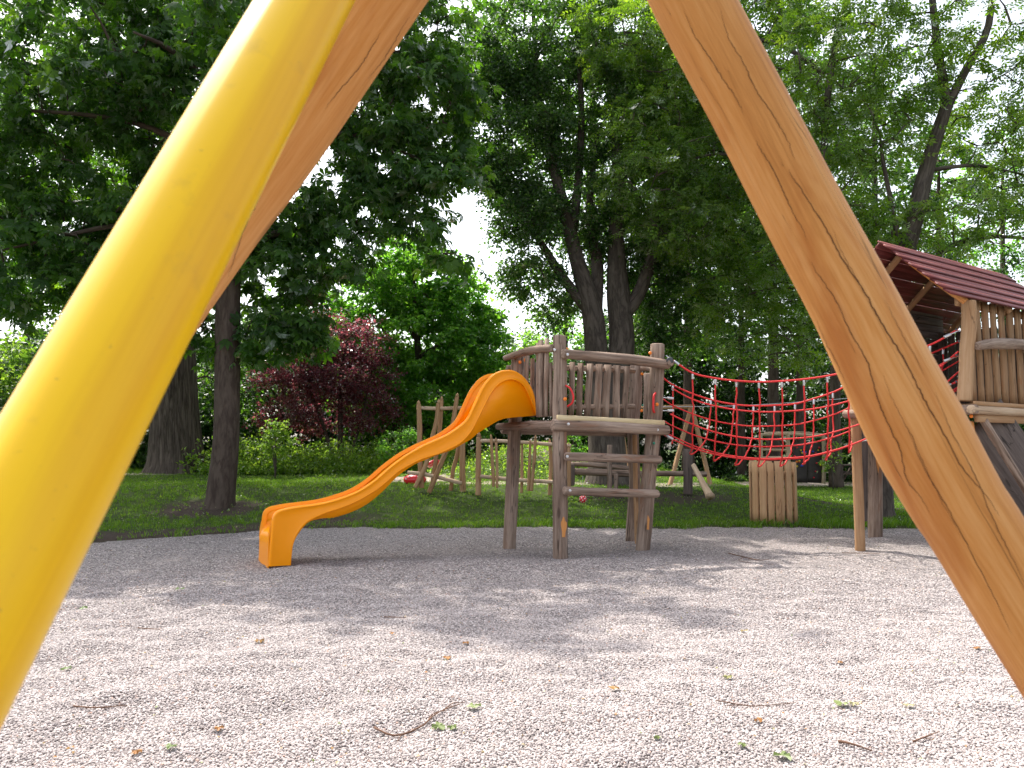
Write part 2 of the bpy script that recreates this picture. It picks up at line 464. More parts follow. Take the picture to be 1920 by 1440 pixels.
# gravel sheet and pebbles
def pebcol(t, f): return t.ramp(f, [(0.0, (0.11, 0.096, 0.093)), (0.15, (0.20, 0.174, 0.168)), (0.40, (0.33, 0.288, 0.276)), (0.70, (0.425, 0.375, 0.36)), (0.92, (0.57, 0.515, 0.50)), (0.97, (0.59, 0.535, 0.515)), (1.0, (0.38, 0.20, 0.13))])
t = NT('gravel_ground'); o_ = t.n('TexCoord').outputs['Object']
wv = t.n('Mapping', {'Vector': o_, 'Scale': (1, 1, 0.3)}).outputs[0]
vo = t.n('TexVoronoi', {'Vector': wv, 'Scale': 58.0})
vo2 = t.n('TexVoronoi', {'Vector': wv, 'Scale': 150.0})
big = t.noise(o_, 1.3, 5, 0.6)
cc = t.n('SeparateColor', {0: vo.outputs['Color']}).outputs[0]
cell = pebcol(t, cc)
gap = t.ramp(vo.outputs['Distance'], [(0.30, (1.15,)), (0.62, (0.5,))])
c = t.mix(1.0, cell, gap, 'MULTIPLY')
c = t.mix(t.ramp(big, [(0.35, (0.0,)), (0.7, (0.35,))]), c, (0.25, 0.22, 0.212))
h = t.math('SUBTRACT', 1.0, vo.outputs['Distance'])
far_ = t.n('TexNoise', {'Vector': o_, 'Scale': 26.0, 'Detail': 6.0, 'Roughness': 0.75}).outputs[0]
c = t.mix(1.0, c, t.ramp(far_, [(0.32, (0.62,)), (0.66, (1.25,))]), 'MULTIPLY')
M['gravel'] = t.princ(c, 0.9, t.bump(h, 1.0, 0.012), **{'Specular IOR Level': 0.2})
t = NT('pebble'); oi = t.n('ObjectInfo').outputs['Random']; o_ = t.n('TexCoord').outputs['Object']
pc = t.mix(0.35, pebcol(t, oi), t.ramp(t.noise(o_, 2.5, 3), [(0.35, (0.28, 0.243, 0.232)), (0.65, (0.46, 0.405, 0.39))]))
M['pebble'] = t.princ(pc, 0.8, None, **{'Specular IOR Level': 0.3})
t = NT('twig_bark'); M['twig'] = t.princ((0.12, 0.06, 0.035), 0.9)

# ------------------------------------------------------------ the setting: ground
def grid_sheet(xs, ys, zf, keep=None):
    X, Y = np.meshgrid(xs, ys)
    Z = zf(X, Y)
    V = np.stack([X, Y, Z], -1).reshape(-1, 3)
    nx, ny = len(xs), len(ys)
    i = np.arange((ny - 1) * (nx - 1)); r, c = i // (nx - 1), i % (nx - 1)
    F = np.stack([r * nx + c, r * nx + c + 1, (r + 1) * nx + c + 1, (r + 1) * nx + c], 1)
    if keep is not None:
        k = keep(X, Y).reshape(-1)
        F = F[k[F].all(1)]
        used = np.unique(F); mp = -np.ones(len(V), int); mp[used] = np.arange(len(used))
        V, F = V[used], mp[F]
    return V, F

def blob_mask(x, y, cx, cy, rx, ry):
    q = ((x - cx) / rx) ** 2 + ((y - cy) / ry) ** 2
    return 1 - S(0.5, 1.2, q + 0.25 * np.sin(x * 2.3 + cy) * np.sin(y * 3.1 + cx))

def soil_mask(x, y):
    d = y - edge_y(x)
    s = (1 - S(0.9, 1.9, d)) * S(-1.6, -3.6, x) * S(-.3, 0.0, d)
    s = np.maximum(s, 0.45 * (1 - S(0.05, 0.3, d)) * S(-.3, 0.0, d))
    s = np.maximum(s, blob_mask(x, y, -6.1, 15.7, 1.2, 0.9))
    s = np.maximum(s, blob_mask(x, y, 7.6, 17.6, 2.2, 0.5))
    s = np.maximum(s, 0.8 * blob_mask(x, y, 3.2, 16.8, 1.6, 0.7))
    s = np.maximum(s, S(31, 34, y) * (1 - S(8, 12, x)))
    return s

def sand_mask(x, y):
    s = 0.75 * blob_mask(x, y, -0.3, 18.8, 2.4, 0.6)
    s = np.maximum(s, 0.9 * blob_mask(x, y, -2.6, 20.5, 1.3, 1.0))
    s = np.maximum(s, 0.55 * blob_mask(x, y, 4.2, 18.8, 2.2, 0.7))
    s = np.maximum(s, 0.95 * blob_mask(x, y, 10.5, 29.5, 7.5, 1.9))
    s = np.maximum(s, 0.6 * blob_mask(x, y, 0.9, 22.0, 1.2, 0.9))
    s = np.maximum(s, 0.6 * blob_mask(x, y, -10.8, 22.5, 1.4, 0.5))
    return s

xs = np.concatenate([[-400, -250, -150, -90, -60, -45, -35], np.arange(-28, 28.01, 0.28), [35, 45, 60, 90, 150, 250, 400]])
ys = np.concatenate([[-300, -150, -80, -45, -30, -20], np.arange(-12, 11, 0.6), np.arange(11, 32, 0.22), np.arange(32, 52, 1.0), [56, 62, 75, 100, 160, 260, 420]])
V, F = grid_sheet(xs, ys, terrain)
lawn = mk('ground', V, F, M['lawn'])
lawn['kind'] = 'structure'
for nm, fn in (('soil', soil_mask), ('sand', sand_mask)):
    a = lawn.data.attributes.new(nm, 'FLOAT', 'POINT')
    a.data.foreach_set('value', fn(V[:, 0], V[:, 1]).astype(np.float32))

def fbm(x, y, f, seed, octs=3):
    r = np.random.default_rng(seed); z = 0
    for o in range(octs):
        for _ in range(5):
            a = r.uniform(0, 6.28); k = f * (1.9 ** o) * r.uniform(.7, 1.4); p = r.uniform(0, 6.28)
            z = z + np.sin((x * math.cos(a) + y * math.sin(a)) * k + p + 0.7 * np.sin((x * math.sin(a) - y * math.cos(a)) * k * .6)) * 0.55 ** o
    return z / 5

def gravel_z(x, y):
    z = 0.032 * fbm(x, y, 1.5, 3, 2) + 0.025 * fbm(x, y, 6.5, 5, 3)
    z = z - 0.05 * np.exp(-((x + 3.5) / .55) ** 2 - ((y - 9.3) / .5) ** 2) - 0.03 * np.exp(-((x - 1.2) / .8) ** 2 - ((y - 11.0) / .5) ** 2)
    z = z + 0.05 * np.exp(-((x + 0.1) / 2.2) ** 2 - ((y - 9.55) / .35) ** 2)
    return z * S(-0.05, 0.5, edge_y(x) - y) + 0.0

gx = np.concatenate([np.arange(-12.9, -5, 0.14), np.arange(-5, 5, 0.045), np.arange(5, 13.9, 0.14)])
gy = np.concatenate([np.arange(-7.9, 2.5, 0.4), np.arange(2.5, 7, 0.04), np.arange(7, 14.2, 0.075)])
V, F = grid_sheet(gx, gy, gravel_z, lambda x, y: y < edge_y(x))
gs = mk('gravel_ground', V, F, M['gravel']); gs['kind'] = 'structure'

# loose pebbles, instanced on a cloud of points
def pebble_points():
    pts = []
    y = 2.75
    while y < 9.2:
        sp = 0.0122 if y < 6 else 0.0122 * (1 + (y - 6) * 0.25)
        w = 0.70 * y + 0.35
        n = int(2 * w / sp)
        x = (np.arange(n) + RNG.uniform(-.45, .45, n)) * sp - w
        yy = y + RNG.uniform(-.45, .45, n) * sp
        keep = RNG.random(n) < (1 - S(7.0, 9.2, y) * 0.92)
        pts.append(np.stack([x[keep], yy[keep]], 1))
        y += sp
    p = np.concatenate(pts)
    return np.column_stack([p, gravel_z(p[:, 0], p[:, 1]) + RNG.uniform(-0.001, 0.006, len(p))])
pp = pebble_points()
print('pebbles', len(pp))
me = bpy.data.meshes.new('gravel_pebbles')
me.vertices.add(len(pp)); me.vertices.foreach_set('co', pp.astype(np.float32).ravel()); me.update()
peb = bpy.data.objects.new('gravel_pebbles', me); COL.objects.link(peb)
tag(peb, 'loose rounded pinkish grey pebbles covering the play area', 'gravel', kind='stuff')
ng = bpy.data.node_groups.new('pebble_scatter', 'GeometryNodeTree')
ng.interface.new_socket('Geometry', in_out='INPUT', socket_type='NodeSocketGeometry')
ng.interface.new_socket('Geometry', in_out='OUTPUT', socket_type='NodeSocketGeometry')
N, L_ = ng.nodes, ng.links
gi, go = N.new('NodeGroupInput'), N.new('NodeGroupOutput')
ico = N.new('GeometryNodeMeshIcoSphere'); ico.inputs['Radius'].default_value = 1.0; ico.inputs['Subdivisions'].default_value = 2
npos = N.new('GeometryNodeInputPosition'); nn = N.new('ShaderNodeTexNoise'); nn.inputs['Scale'].default_value = 0.9
sub = N.new('ShaderNodeVectorMath'); sub.operation = 'SUBTRACT'; sub.inputs[1].default_value = (.5, .5, .5)
scl = N.new('ShaderNodeVectorMath'); scl.operation = 'SCALE'; scl.inputs['Scale'].default_value = 0.8
setp = N.new('GeometryNodeSetPosition'); sm = N.new('GeometryNodeSetShadeSmooth'); smat = N.new('GeometryNodeSetMaterial')
smat.inputs['Material'].default_value = M['pebble']
iop = N.new('GeometryNodeInstanceOnPoints')
rr = N.new('FunctionNodeRandomValue'); rr.data_type = 'FLOAT_VECTOR'; rr.inputs[0].default_value = (-.5, -.5, 0); rr.inputs[1].default_value = (.5, .5, 6.28)
rs = N.new('FunctionNodeRandomValue'); rs.data_type = 'FLOAT_VECTOR'; rs.inputs[0].default_value = (.0050, .0040, .0034); rs.inputs[1].default_value = (.0118, .0085, .0068); rs.inputs['Seed'].default_value = 5
for a, b in ((ico.outputs['Mesh'], setp.inputs['Geometry']), (npos.outputs[0], nn.inputs['Vector']), (nn.outputs['Color'], sub.inputs[0]), (sub.outputs[0], scl.inputs[0]),
             (scl.outputs[0], setp.inputs['Offset']), (setp.outputs[0], sm.inputs[0]), (sm.outputs[0], smat.inputs[0]), (gi.outputs[0], iop.inputs['Points']),
             (smat.outputs[0], iop.inputs['Instance']), (rr.outputs[0], iop.inputs['Rotation']), (rs.outputs[0], iop.inputs['Scale']), (iop.outputs[0], go.inputs[0])):
    L_.new(a, b)
md = peb.modifiers.new('scatter', 'NODES'); md.node_group = ng
me.materials.append(M['pebble'])

# grass blades
def blades(n, xr, yr, hmin, hmax, wid, per, dens, spread, name, label, cat, mat, lean=0.5):
    x = RNG.uniform(*xr, n); y = yr[0] + (yr[1] - yr[0]) * RNG.random(n) ** 1.35
    k = RNG.random(n) < dens(x, y); x, y = x[k], y[k]
    n = len(x); X = np.repeat(x, per) + RNG.normal(0, spread, n * per); Y = np.repeat(y, per) + RNG.normal(0, spread, n * per)
    m = n * per
    Z = np.maximum(terrain(X, Y), 0.0) - 0.01
    patch = 0.75 + 0.5 * (0.5 + 0.5 * np.sin(X * 1.1 + 1.3) * np.sin(Y * 1.4)) * (0.5 + 0.5 * np.sin(X * .37 - Y * .5))
    h = RNG.uniform(hmin, hmax, m) * patch
    a = RNG.uniform(0, 6.28, m); l = RNG.uniform(0, lean, m) * h; b = a + RNG.normal(0, .6, m)
    w = wid * RNG.uniform(.6, 1.2, m)
    dx, dy = np.cos(a) * w / 2, np.sin(a) * w / 2
    lx, ly = -np.sin(b) * l, np.cos(b) * l
    p0 = np.stack([X - dx, Y - dy, Z], 1); p1 = np.stack([X + dx, Y + dy, Z], 1)
    p2 = np.stack([X + dx * .8 + lx * .35, Y + dy * .8 + ly * .35, Z + h * .6], 1); p3 = np.stack([X + lx, Y + ly, Z + h], 1)
    V = np.stack([p0, p1, p2, p3], 1).reshape(-1, 3)
    i = np.arange(m)[:, None] * 4
    F = i + np.array([[0, 1, 2, 3]])
    r = np.clip(RNG.normal(.45, .25, m), 0, 1)
    o = mk(name, V, F, mat, rnd=r, smooth=False)
    tag(o, label, cat, kind='stuff'); return o
def lawn_dens(x, y):
    d = y - edge_y(x)
    ok = (d > -0.10 * RNG.random(np.shape(x)) ** 2 - .02) & (np.abs(x) < 0.72 * y + 1)
    s = np.maximum(soil_mask(x, y) * 0.96, sand_mask(x, y) * 1.0)
    return np.where(ok, 1 - s, 0)
blades(70000, (-19, 22), (11.5, 31), 0.03, 0.085, 0.011, 7, lawn_dens, 0.03, 'lawn_grass', 'short green lawn grass behind the gravel play area', 'grass', M['grass_blade'])
def edge_dens(x, y):
    d = y - edge_y(x)
    cl = 0.5 + 0.5 * np.sin(x * 3.1 + 1.7) * np.sin(x * 7.7 + .4)
    return np.where((d > -0.30 * cl) & (d < 0.35) & (x > -12) & (x < 13.5), .25 + .75 * cl, 0) * np.where(x < -2.2, .35, 1)
blades(26000, (-12, 13), (10.5, 14.6), 0.05, 0.15, 0.010, 6, edge_dens, 0.035, 'edge_grass', 'ragged grass tufts creeping over the gravel edge', 'grass', M['grass_blade'], lean=.9)

# ------------------------------------------------------------ trees
def T_leaf(w=0.32, fold=0.10, droop=0.12):
    V = np.array([(0, 0, 0), (-w, .42, fold), (0, .5, 0), (w, .42, fold), (0, 1, -droop)])
    return V, np.array([(0, 2, 1), (0, 3, 2), (1, 2, 4), (2, 3, 4)])
def T_simple(w=0.34, fold=0.12, droop=0.15):
    V = np.array([(0, 0, 0), (-w, .45, fold), (w, .45, fold), (0, 1, -droop)])
    return V, np.array([(0, 2, 1), (1, 2, 3)])
def T_palm():
    Vs, Fs = [], []
    for i, (a, l) in enumerate(((-100, .62), (-62, .85), (-22, 1.0), (20, 1.0), (60, .87), (98, .6))):
        a = R(a); l *= 0.62
        d = np.array([math.sin(a), math.cos(a)]); p = np.array([d[1], -d[0]])
        w = l * 0.20
        q = [(0, 0, 0), (*(d * l * .62 - p * w), -.06), (*(d * l * .62 + p * w), -.06), (*(d * l), -.26)]
        k = len(Vs) * 4
        Vs.append(np.array(q)); Fs += [(k, k + 2, k + 1), (k + 1, k + 2, k + 3)]
    V = np.concatenate(Vs); V[:, 1] += .25
    return V, np.array(Fs)
def T_pinn():
    Vs, Fs = [], []
    L = [(0.25, -1, .30), (0.27, 1, .30), (.5, -1, .36), (.52, 1, .36), (.72, -1, .36), (.74, 1, .36), (.74, 0, .42)]
    for y, s, l in L:
        a = s * R(62)
        d = np.array([math.sin(a), math.cos(a)]); p = np.array([d[1], -d[0]]); w = l * .22
        o = np.array([0, y])
        z = -.15 * y * y
        q = [(*o, z), (*(o + d * l * .5 - p * w), z + .01), (*(o + d * l * .5 + p * w), z + .01), (*(o + d * l), z - .07)]
        k = len(Vs) * 4
        Vs.append(np.array(q)); Fs += [(k, k + 2, k + 1), (k + 1, k + 2, k + 3)]
    return np.concatenate(Vs), np.array(Fs)
TPL = {'simple': T_simple(), 'palm': T_palm(), 'pinn': T_pinn(), 'leaf': T_leaf()}

def scatter_leaves(pos, tip, size, kind, rv, tilt=0.55):
    """leaves at pos, each pointing along tip, faces mostly up"""
    T, Fc = TPL[kind]
    n = len(pos)
    y = tip / (np.linalg.norm(tip, axis=1)[:, None] + 1e-9)
    up = np.array([0, 0, 1.0]) + RNG.normal(0, tilt, (n, 3))
    x = np.cross(y, up); x /= np.linalg.norm(x, axis=1)[:, None] + 1e-9
    z = np.cross(x, y)
    s = size * RNG.uniform(.65, 1.25, n)
    Vv = pos[:, None, :] + (T[None, :, 0:1] * x[:, None] + T[None, :, 1:2] * y[:, None] + T[None, :, 2:3] * z[:, None]) * s[:, None, None]
    F = (np.arange(n)[:, None, None] * len(T) + Fc[None]).reshape(-1, 3)
    return Vv.reshape(-1, 3), F, np.repeat(rv, len(Fc))

def clumps_in(blobs):
    C, A, Rr = [], [], []
    for b in blobs:
        c, rad, n = np.asarray(b[0], float), np.asarray(b[1], float) * np.ones(3), b[2]
        d = RNG.normal(0, 1, (n, 3)); d /= np.linalg.norm(d, axis=1)[:, None]
        r = 0.35 + 0.65 * RNG.random(n) ** 0.6
        p = c + d * rad * r[:, None]
        C.append(p); A.append(d * np.array([1, 1, .45])); Rr.append(np.full(n, 1.0))
    return np.concatenate(C), np.concatenate(A)

def crown_mesh(C, A, kind, size, per, cr, flat=0.45, twig=5, droop=0.35, tilt=.55):
    """clumps of leaves: each clump is a few twigs with leaves strung along them"""
    n = len(C)
    # twigs
    dirs = A[:, None, :] * 0.9 + RNG.normal(0, 0.75, (n, twig, 3)) * np.array([1, 1, flat])
    dirs /= np.linalg.norm(dirs, axis=2)[..., None]
    ln = cr * RNG.uniform(.6, 1.3, (n, twig, 1))
    lp = max(1, per // twig)
    s = RNG.uniform(0.08, 1, (n, twig, lp, 1))
    base = C[:, None, None, :] + dirs[:, :, None, :] * ln[:, :, None, :] * (s - .25)
    base[..., 2] -= droop * cr * (s[..., 0] ** 2) * 0.7
    jit = RNG.normal(0, 0.16 * cr, base.shape) * np.array([1, 1, .8])
    pos = (base + jit).reshape(-1, 3)
    tip = (dirs[:, :, None, :] * 0.6 + RNG.normal(0, .7, base.shape) * np.array([1, 1, .5]))
    tip[..., 2] -= droop * 1.1
    tip = tip.reshape(-1, 3)
    cv = RNG.normal(0, .16, n)
    rv = np.clip(0.42 + np.repeat(cv, twig * lp) + RNG.normal(0, .22, len(pos)), 0, 1)
    return scatter_leaves(pos, tip, size, kind, rv, tilt)

def branches(skel, C, rmax=0.06, rmin=0.012, thin=1.0):
    """thin limbs from the skeleton nodes to the leaf clumps"""
    nodes = [np.asarray(q, float) for q in skel]
    out = MB()
    order = np.argsort([min(np.linalg.norm(np.array(nodes) - c, axis=1)) for c in C])
    arr = np.array(nodes)
    rad = np.full(len(arr), 1.0)
    for i in order[:: max(1, int(thin))]:
        c = C[i]
        d = np.linalg.norm(arr - c, axis=1) + 0.8 * np.maximum(arr[:, 2] - c[2], 0)
        j = int(np.argmin(d)); a = arr[j]
        L = np.linalg.norm(c - a)
        if L < 0.15: continue
        mid = (a + c) / 2 + RNG.normal(0, .07 * L, 3) + np.array([0, 0, .08 * L])
        p = spline([a, mid, c], 5)
        r0 = min(rmax, rmin + 0.02 * L)
        V, F, g = sweep(p, circ(1, 5), np.linspace(r0, rmin * .6, 5), caps=False, gscale=r0)
        out.add((V, F, g))
        arr = np.vstack([arr, p[2:]])
    return out

def tree(name, label, base, limbs, blobs, leaf, kind, size, per, cr, bark='bark_grey', cat='tree', group=None, m=14, droop=.35, flat=.45, twig=5, thin=1, rmax=.06, amp=0.10, loose=None, tilt=.55):
    base = np.asarray(base, float)
    rt = root(name, base, label, cat, group)
    tb = MB(); skel = []
    for pts, rad in limbs:
        pts = np.asarray(pts, float)
        L = np.linalg.norm(np.diff(pts, axis=0), axis=1).sum()
        n = max(5, int(L / 0.35))
        path = spline(pts, n)
        rr = np.interp(np.linspace(0, 1, n), np.linspace(0, 1, len(rad)), rad)
        big = max(rad) > .12
        V, F, g = sweep(path, circ(1, m if big else 7), rr, amp=amp if big else .05, nf=0.9, gscale=float(np.mean(rad)))
        tb.add((V, F, g)); skel += list(path[n // 3 if pts[0][2] < base[2] + .5 else 0:])
    C, A = clumps_in(blobs)
    br = branches(skel, C, thin=thin, rmax=rmax)
    V, F, r = crown_mesh(C, A, kind, size, per, cr, flat, twig, droop, tilt)
    crown = mk('crown', V, F, M[leaf], rt, rnd=r, smooth=False)
    k = tb.n; tb.V += br.V; tb.g += br.g; tb.F += [tuple(i + k for i in f) for f in br.F]; tb.n += br.n
    tb.build('trunk', M[bark], rt)
    return rt

def flare(r, k=1.6): return [r * k, r * 1.12, r, r * .95]
def B(px, py, Y, r, n): return (P(px, py, Y), r, n)

# --- horse chestnut with the straight slim trunk, left
Y0 = 16.0
b0 = np.array([-6.0, Y0, 0.0]); z0 = float(terrain(b0[0], b0[1]))
def TP(px, py, Y): return P(px, py, Y)
trunk = [np.array([b0[0], b0[1], -0.1]), [b0[0] + .02, b0[1], .35], TP(425, 800, Y0), TP(428, 560, Y0), TP(440, 300, Y0), TP(450, 0, Y0), TP(455, -300, Y0), TP(450, -650, Y0)]
lim = [(trunk, [.40, .29, .26, .25, .22, .19, .15, .06])]
for a, b_, c_ in (((440, 330, 16), (250, 230, 15.6), (-60, 200, 15)), ((440, 250, 16), (620, 120, 16.4), (820, 90, 16.6)), ((430, 480, 16), (560, 430, 16.2), (600, 540, 16.3)),
                  ((430, 450, 16), (250, 420, 15.5), (0, 470, 15.2)), ((445, 100, 16), (300, -100, 16), (100, -250, 16)), ((445, 60, 16), (640, -120, 16), (760, -250, 16)),
                  ((440, 380, 16), (620, 250, 16), (860, 330, 15.8)), ((430, 520, 16), (380, 470, 17.5), (300, 440, 18.5)), ((445, 0, 16), (450, -200, 14.5), (470, -300, 13.5)), ((440, 200, 16), (330, 100, 14.5), (250, 60, 13.8))):
    lim.append(([TP(*a), TP(*b_), TP(*c_)], [.10, .06, .02]))
bl = [B(150, 90, 15.2, (2.1, 2.0, 1.6), 105), B(-100, 250, 15.4, (1.8, 1.8, 2.2), 70), B(330, 210, 16.5, (1.9, 1.9, 1.7), 115), B(330, -60, 16, (2.0, 2, 1.6), 95),
      B(600, -40, 16.3, (1.9, 1.9, 1.5), 85), B(640, 160, 16.4, (1.5, 1.4, 1.3), 80), B(760, 60, 16.3, (1.5, 1.2, 1.0), 55), B(800, 190, 16.2, (1.1, 1.1, 1.0), 50),
      B(740, 290, 15.8, (1.3, 1.0, .75), 48), B(830, 330, 15.6, (.7, .7, .5), 16), B(560, 390, 16, (.9, 1, .7), 30), B(680, 400, 15.8, (1.1, .8, .5), 22), B(860, 480, 15.4, (.34, .4, .12), 4), B(800, 420, 15.4, (.35, .4, .25), 5),
      B(240, 480, 16.3, (1.7, 1.4, 1.4), 90), B(40, 480, 15.6, (1.4, 1.4, 1.2), 62), B(330, 400, 17.5, (1.5, 1.2, 1.3), 60), B(530, 500, 16.2, (.85, .9, .9), 42), B(545, 610, 16.2, (.75, .8, .4), 26),
      B(480, 640, 16.4, (.9, .7, .25), 12), B(330, 600, 16.8, (1.0, .8, .5), 22), B(90, 300, 16, (1.5, 1.2, 1.2), 55), B(-150, 560, 15.5, (1.2, 1.2, 1.3), 30), B(640, 500, 15.8, (.5, .5, .4), 10), 
      B(0, -150, 15.5, (2.2, 2.2, 1.8), 70), B(350, -420, 16, (2.6, 2.3, 1.8), 80), B(470, 80, 13.8, (1.4, 1.1, 1.2), 40), B(-350, 100, 15, (2, 2, 2.5), 40)]
tree('horse_chestnut_tree', 'tall horse chestnut with slim straight dark trunk and large drooping hand shaped leaves', b0, lim, bl, 'chestnut_leaf', 'palm', .34, 15, .62, 'bark_smooth', amp=.06, droop=.45, flat=.4)

# --- old thick furrowed trunk left of it
b1 = np.array([P(330, 880, 23.5)[0], 23.5, 0]); b1[2] = float(terrain(b1[0], b1[1]))
tk = [b1 - [0, 0, .15], b1 + [0, 0, .25], P(330, 830, 23.5), P(327, 740, 23.5), P(325, 600, 23.5), P(330, 300, 23.5), P(340, 0, 23.5)]
lim = [(tk, [1.02, .83, .74, .68, .64, .5, .25])]
for a, b_ in (((325, 420, 23.5), (120, 300, 23)), ((328, 380, 23.5), (560, 260, 24)), ((330, 200, 23.5), (180, 40, 23)), ((335, 150, 23.5), (500, 0, 24)), ((325, 560, 23.6), (180, 520, 24))):
    lim.append(([TP(*a), (TP(*a) + TP(*b_)) / 2 + [0, 0, .3], TP(*b_)], [.22, .14, .04]))
bl = [B(480, -260, 23.5, (3.6, 3, 2.5), 110), B(330, 60, 23.5, (4.5, 3, 3), 150), B(500, 600, 25, (1.6, 1.2, 1.2), 34), B(430, 720, 26, (1.5, 1, 1), 30), B(120, 250, 23.5, (3.2, 2.5, 2.8), 110), B(500, 200, 24, (1.8, 2, 1.6), 26), B(100, 480, 24, (2.6, 2, 2.2), 95), B(300, 480, 25, (2.5, 1.5, 1.5), 60), B(-150, 400, 24, (2.5, 2, 3), 50), B(250, -300, 23.5, (5, 4, 3), 70)]
tree('old_poplar_tree', 'massive old tree with wide deeply furrowed grey trunk flaring at its foot', b1, lim, bl, 'small_leaf', 'simple', .17, 60, .8, 'bark_furrow', m=26, amp=.10, thin=2)

# --- big twin stemmed tree behind the tower
Y2 = 19.0
b2 = np.array([P(1140, 880, Y2)[0], Y2, 0]); b2[2] = float(terrain(b2[0], b2[1]))
lim = [([b2 - [0, 0, .1], b2 + [-.02, 0, .3], P(1135, 800, Y2), P(1135, 720, Y2)], [.66, .5, .44, .42]),
       ([P(1130, 790, Y2), P(1118, 660, Y2), P(1108, 570, Y2), P(1085, 500, Y2), P(1065, 420, Y2), P(1035, 300, Y2 - .2), P(1010, 200, Y2 - .3), P(1000, 20, Y2)], [.30, .29, .27, .2, .17, .13, .1, .05]),
       ([P(1140, 780, Y2), P(1165, 660, Y2), P(1160, 560, Y2), P(1155, 450, Y2), P(1160, 330, Y2), P(1150, 180, Y2), P(1140, -80, Y2)], [.34, .33, .30, .2, .16, .12, .05]),
       ([P(1162, 600, Y2), P(1200, 545, Y2), P(1232, 440, Y2), P(1260, 300, Y2), P(1300, 120, Y2)], [.2, .17, .13, .1, .05]),
       ([P(1110, 590, Y2), P(1055, 520, Y2), P(1005, 440, Y2), P(965, 380, Y2), P(930, 300, Y2)], [.16, .12, .08, .06, .03]),
       ([P(1072, 440, Y2), P(1085, 330, Y2), P(1090, 200, Y2), P(1080, 60, Y2)], [.13, .1, .08, .04]),
       ([P(1115, 600, Y2), P(1120, 500, Y2 + .3), P(1105, 400, Y2 + .3), P(1120, 250, Y2)], [.2, .16, .1, .05])]
bl = [B(1000, 60, 19, (1.9, 1.8, 1.7), 108), B(960, 240, 18.8, (1.35, 1.4, 1.5), 94), B(1090, 180, 19, (1.8, 1.6, 1.8), 101), B(1200, 60, 19.2, (2, 1.8, 1.8), 101), B(980, 400, 18.8, (.9, 1, .9), 43), B(1080, 380, 19.4, (1.4, 1.3, 1.2), 64),
      B(1240, 300, 19.5, (1.8, 1.5, 1.9), 108), B(1180, 450, 19.8, (1.4, 1, 1.2), 60), B(1000, 520, 19, (.7, .8, .55), 24), B(1050, 580, 19.6, (.6, .6, .35), 13), B(1300, 500, 20, (1.8, 1.4, 1.4), 108), B(1390, 330, 20, (1.8, 1.5, 2.0), 108),
      B(1260, 610, 20.5, (1.5, 1.2, .9), 67), B(920, 130, 18.8, (.8, 1, 1.4), 40), B(930, 330, 18.6, (.6, .7, .7), 21), B(1400, 100, 19.5, (1.8, 1.8, 2), 60), B(1250, -260, 19, (2.4, 2.4, 1.8), 94), B(1450, -150, 19.5, (2.5, 2.5, 2), 50)]
tree('twin_stem_tree', 'large tree with two thick stems rising just behind the wooden tower, full of small leaves', b2, lim, bl, 'small_leaf', 'simple', .105, 150, .60, 'bark_grey', twig=8, flat=.5, droop=.3)

# --- right hand walnut with the forked trunk behind the roof
Y3 = 15.5
b3 = np.array([P(1643, 940, Y3)[0], Y3, 0.0])
lim = [([b3 - [0, 0, .15], b3 + [0, 0, .3], P(1645, 800, Y3), P(1660, 640, Y3), P(1698, 470, Y3), P(1722, 380, Y3), P(1745, 290, Y3), P(1778, 190, Y3)], [.42, .30, .27, .25, .20, .17, .14, .12]),
       ([P(1776, 195, Y3), P(1760, 100, Y3), P(1748, 0, Y3), P(1735, -150, Y3)], [.10, .08, .07, .04]),
       ([P(1776, 200, Y3), P(1812, 130, Y3), P(1850, 60, Y3), P(1862, -20, Y3), P(1880, -150, Y3)], [.10, .085, .075, .065, .04]),
       ([P(1690, 480, Y3), P(1675, 400, Y3), P(1655, 300, Y3), P(1650, 250, Y3)], [.07, .05, .04, .02]),
       ([P(1660, 640, Y3), P(1760, 480, Y3), P(1850, 445, Y3), P(1960, 450, Y3)], [.08, .06, .045, .03]),
       ([P(1650, 700, Y3), P(1570, 560, Y3 + .5), P(1545, 300, Y3 + .5), P(1560, 120, Y3 + .5), P(1585, 0, Y3), P(1600, -150, Y3)], [.12, .10, .08, .07, .05, .03]),
       ([P(1738, 320, Y3), P(1830, 310, Y3), P(1930, 330, Y3)], [.05, .035, .02]),
       ([P(1550, 320, Y3 + .5), P(1440, 300, Y3 + 1.5), P(1330, 290, 17.4), P(1230, 330, 17)], [.07, .05, .035, .02]),
       ([P(1560, 150, Y3 + .5), P(1450, 80, Y3 + 1.5), P(1300, 70, 17.3), P(1170, 60, 17)], [.06, .05, .035, .02]),
       ([P(1555, 480, Y3 + .5), P(1460, 470, Y3 + 1.5), P(1360, 480, 17.6)], [.05, .04, .02])]
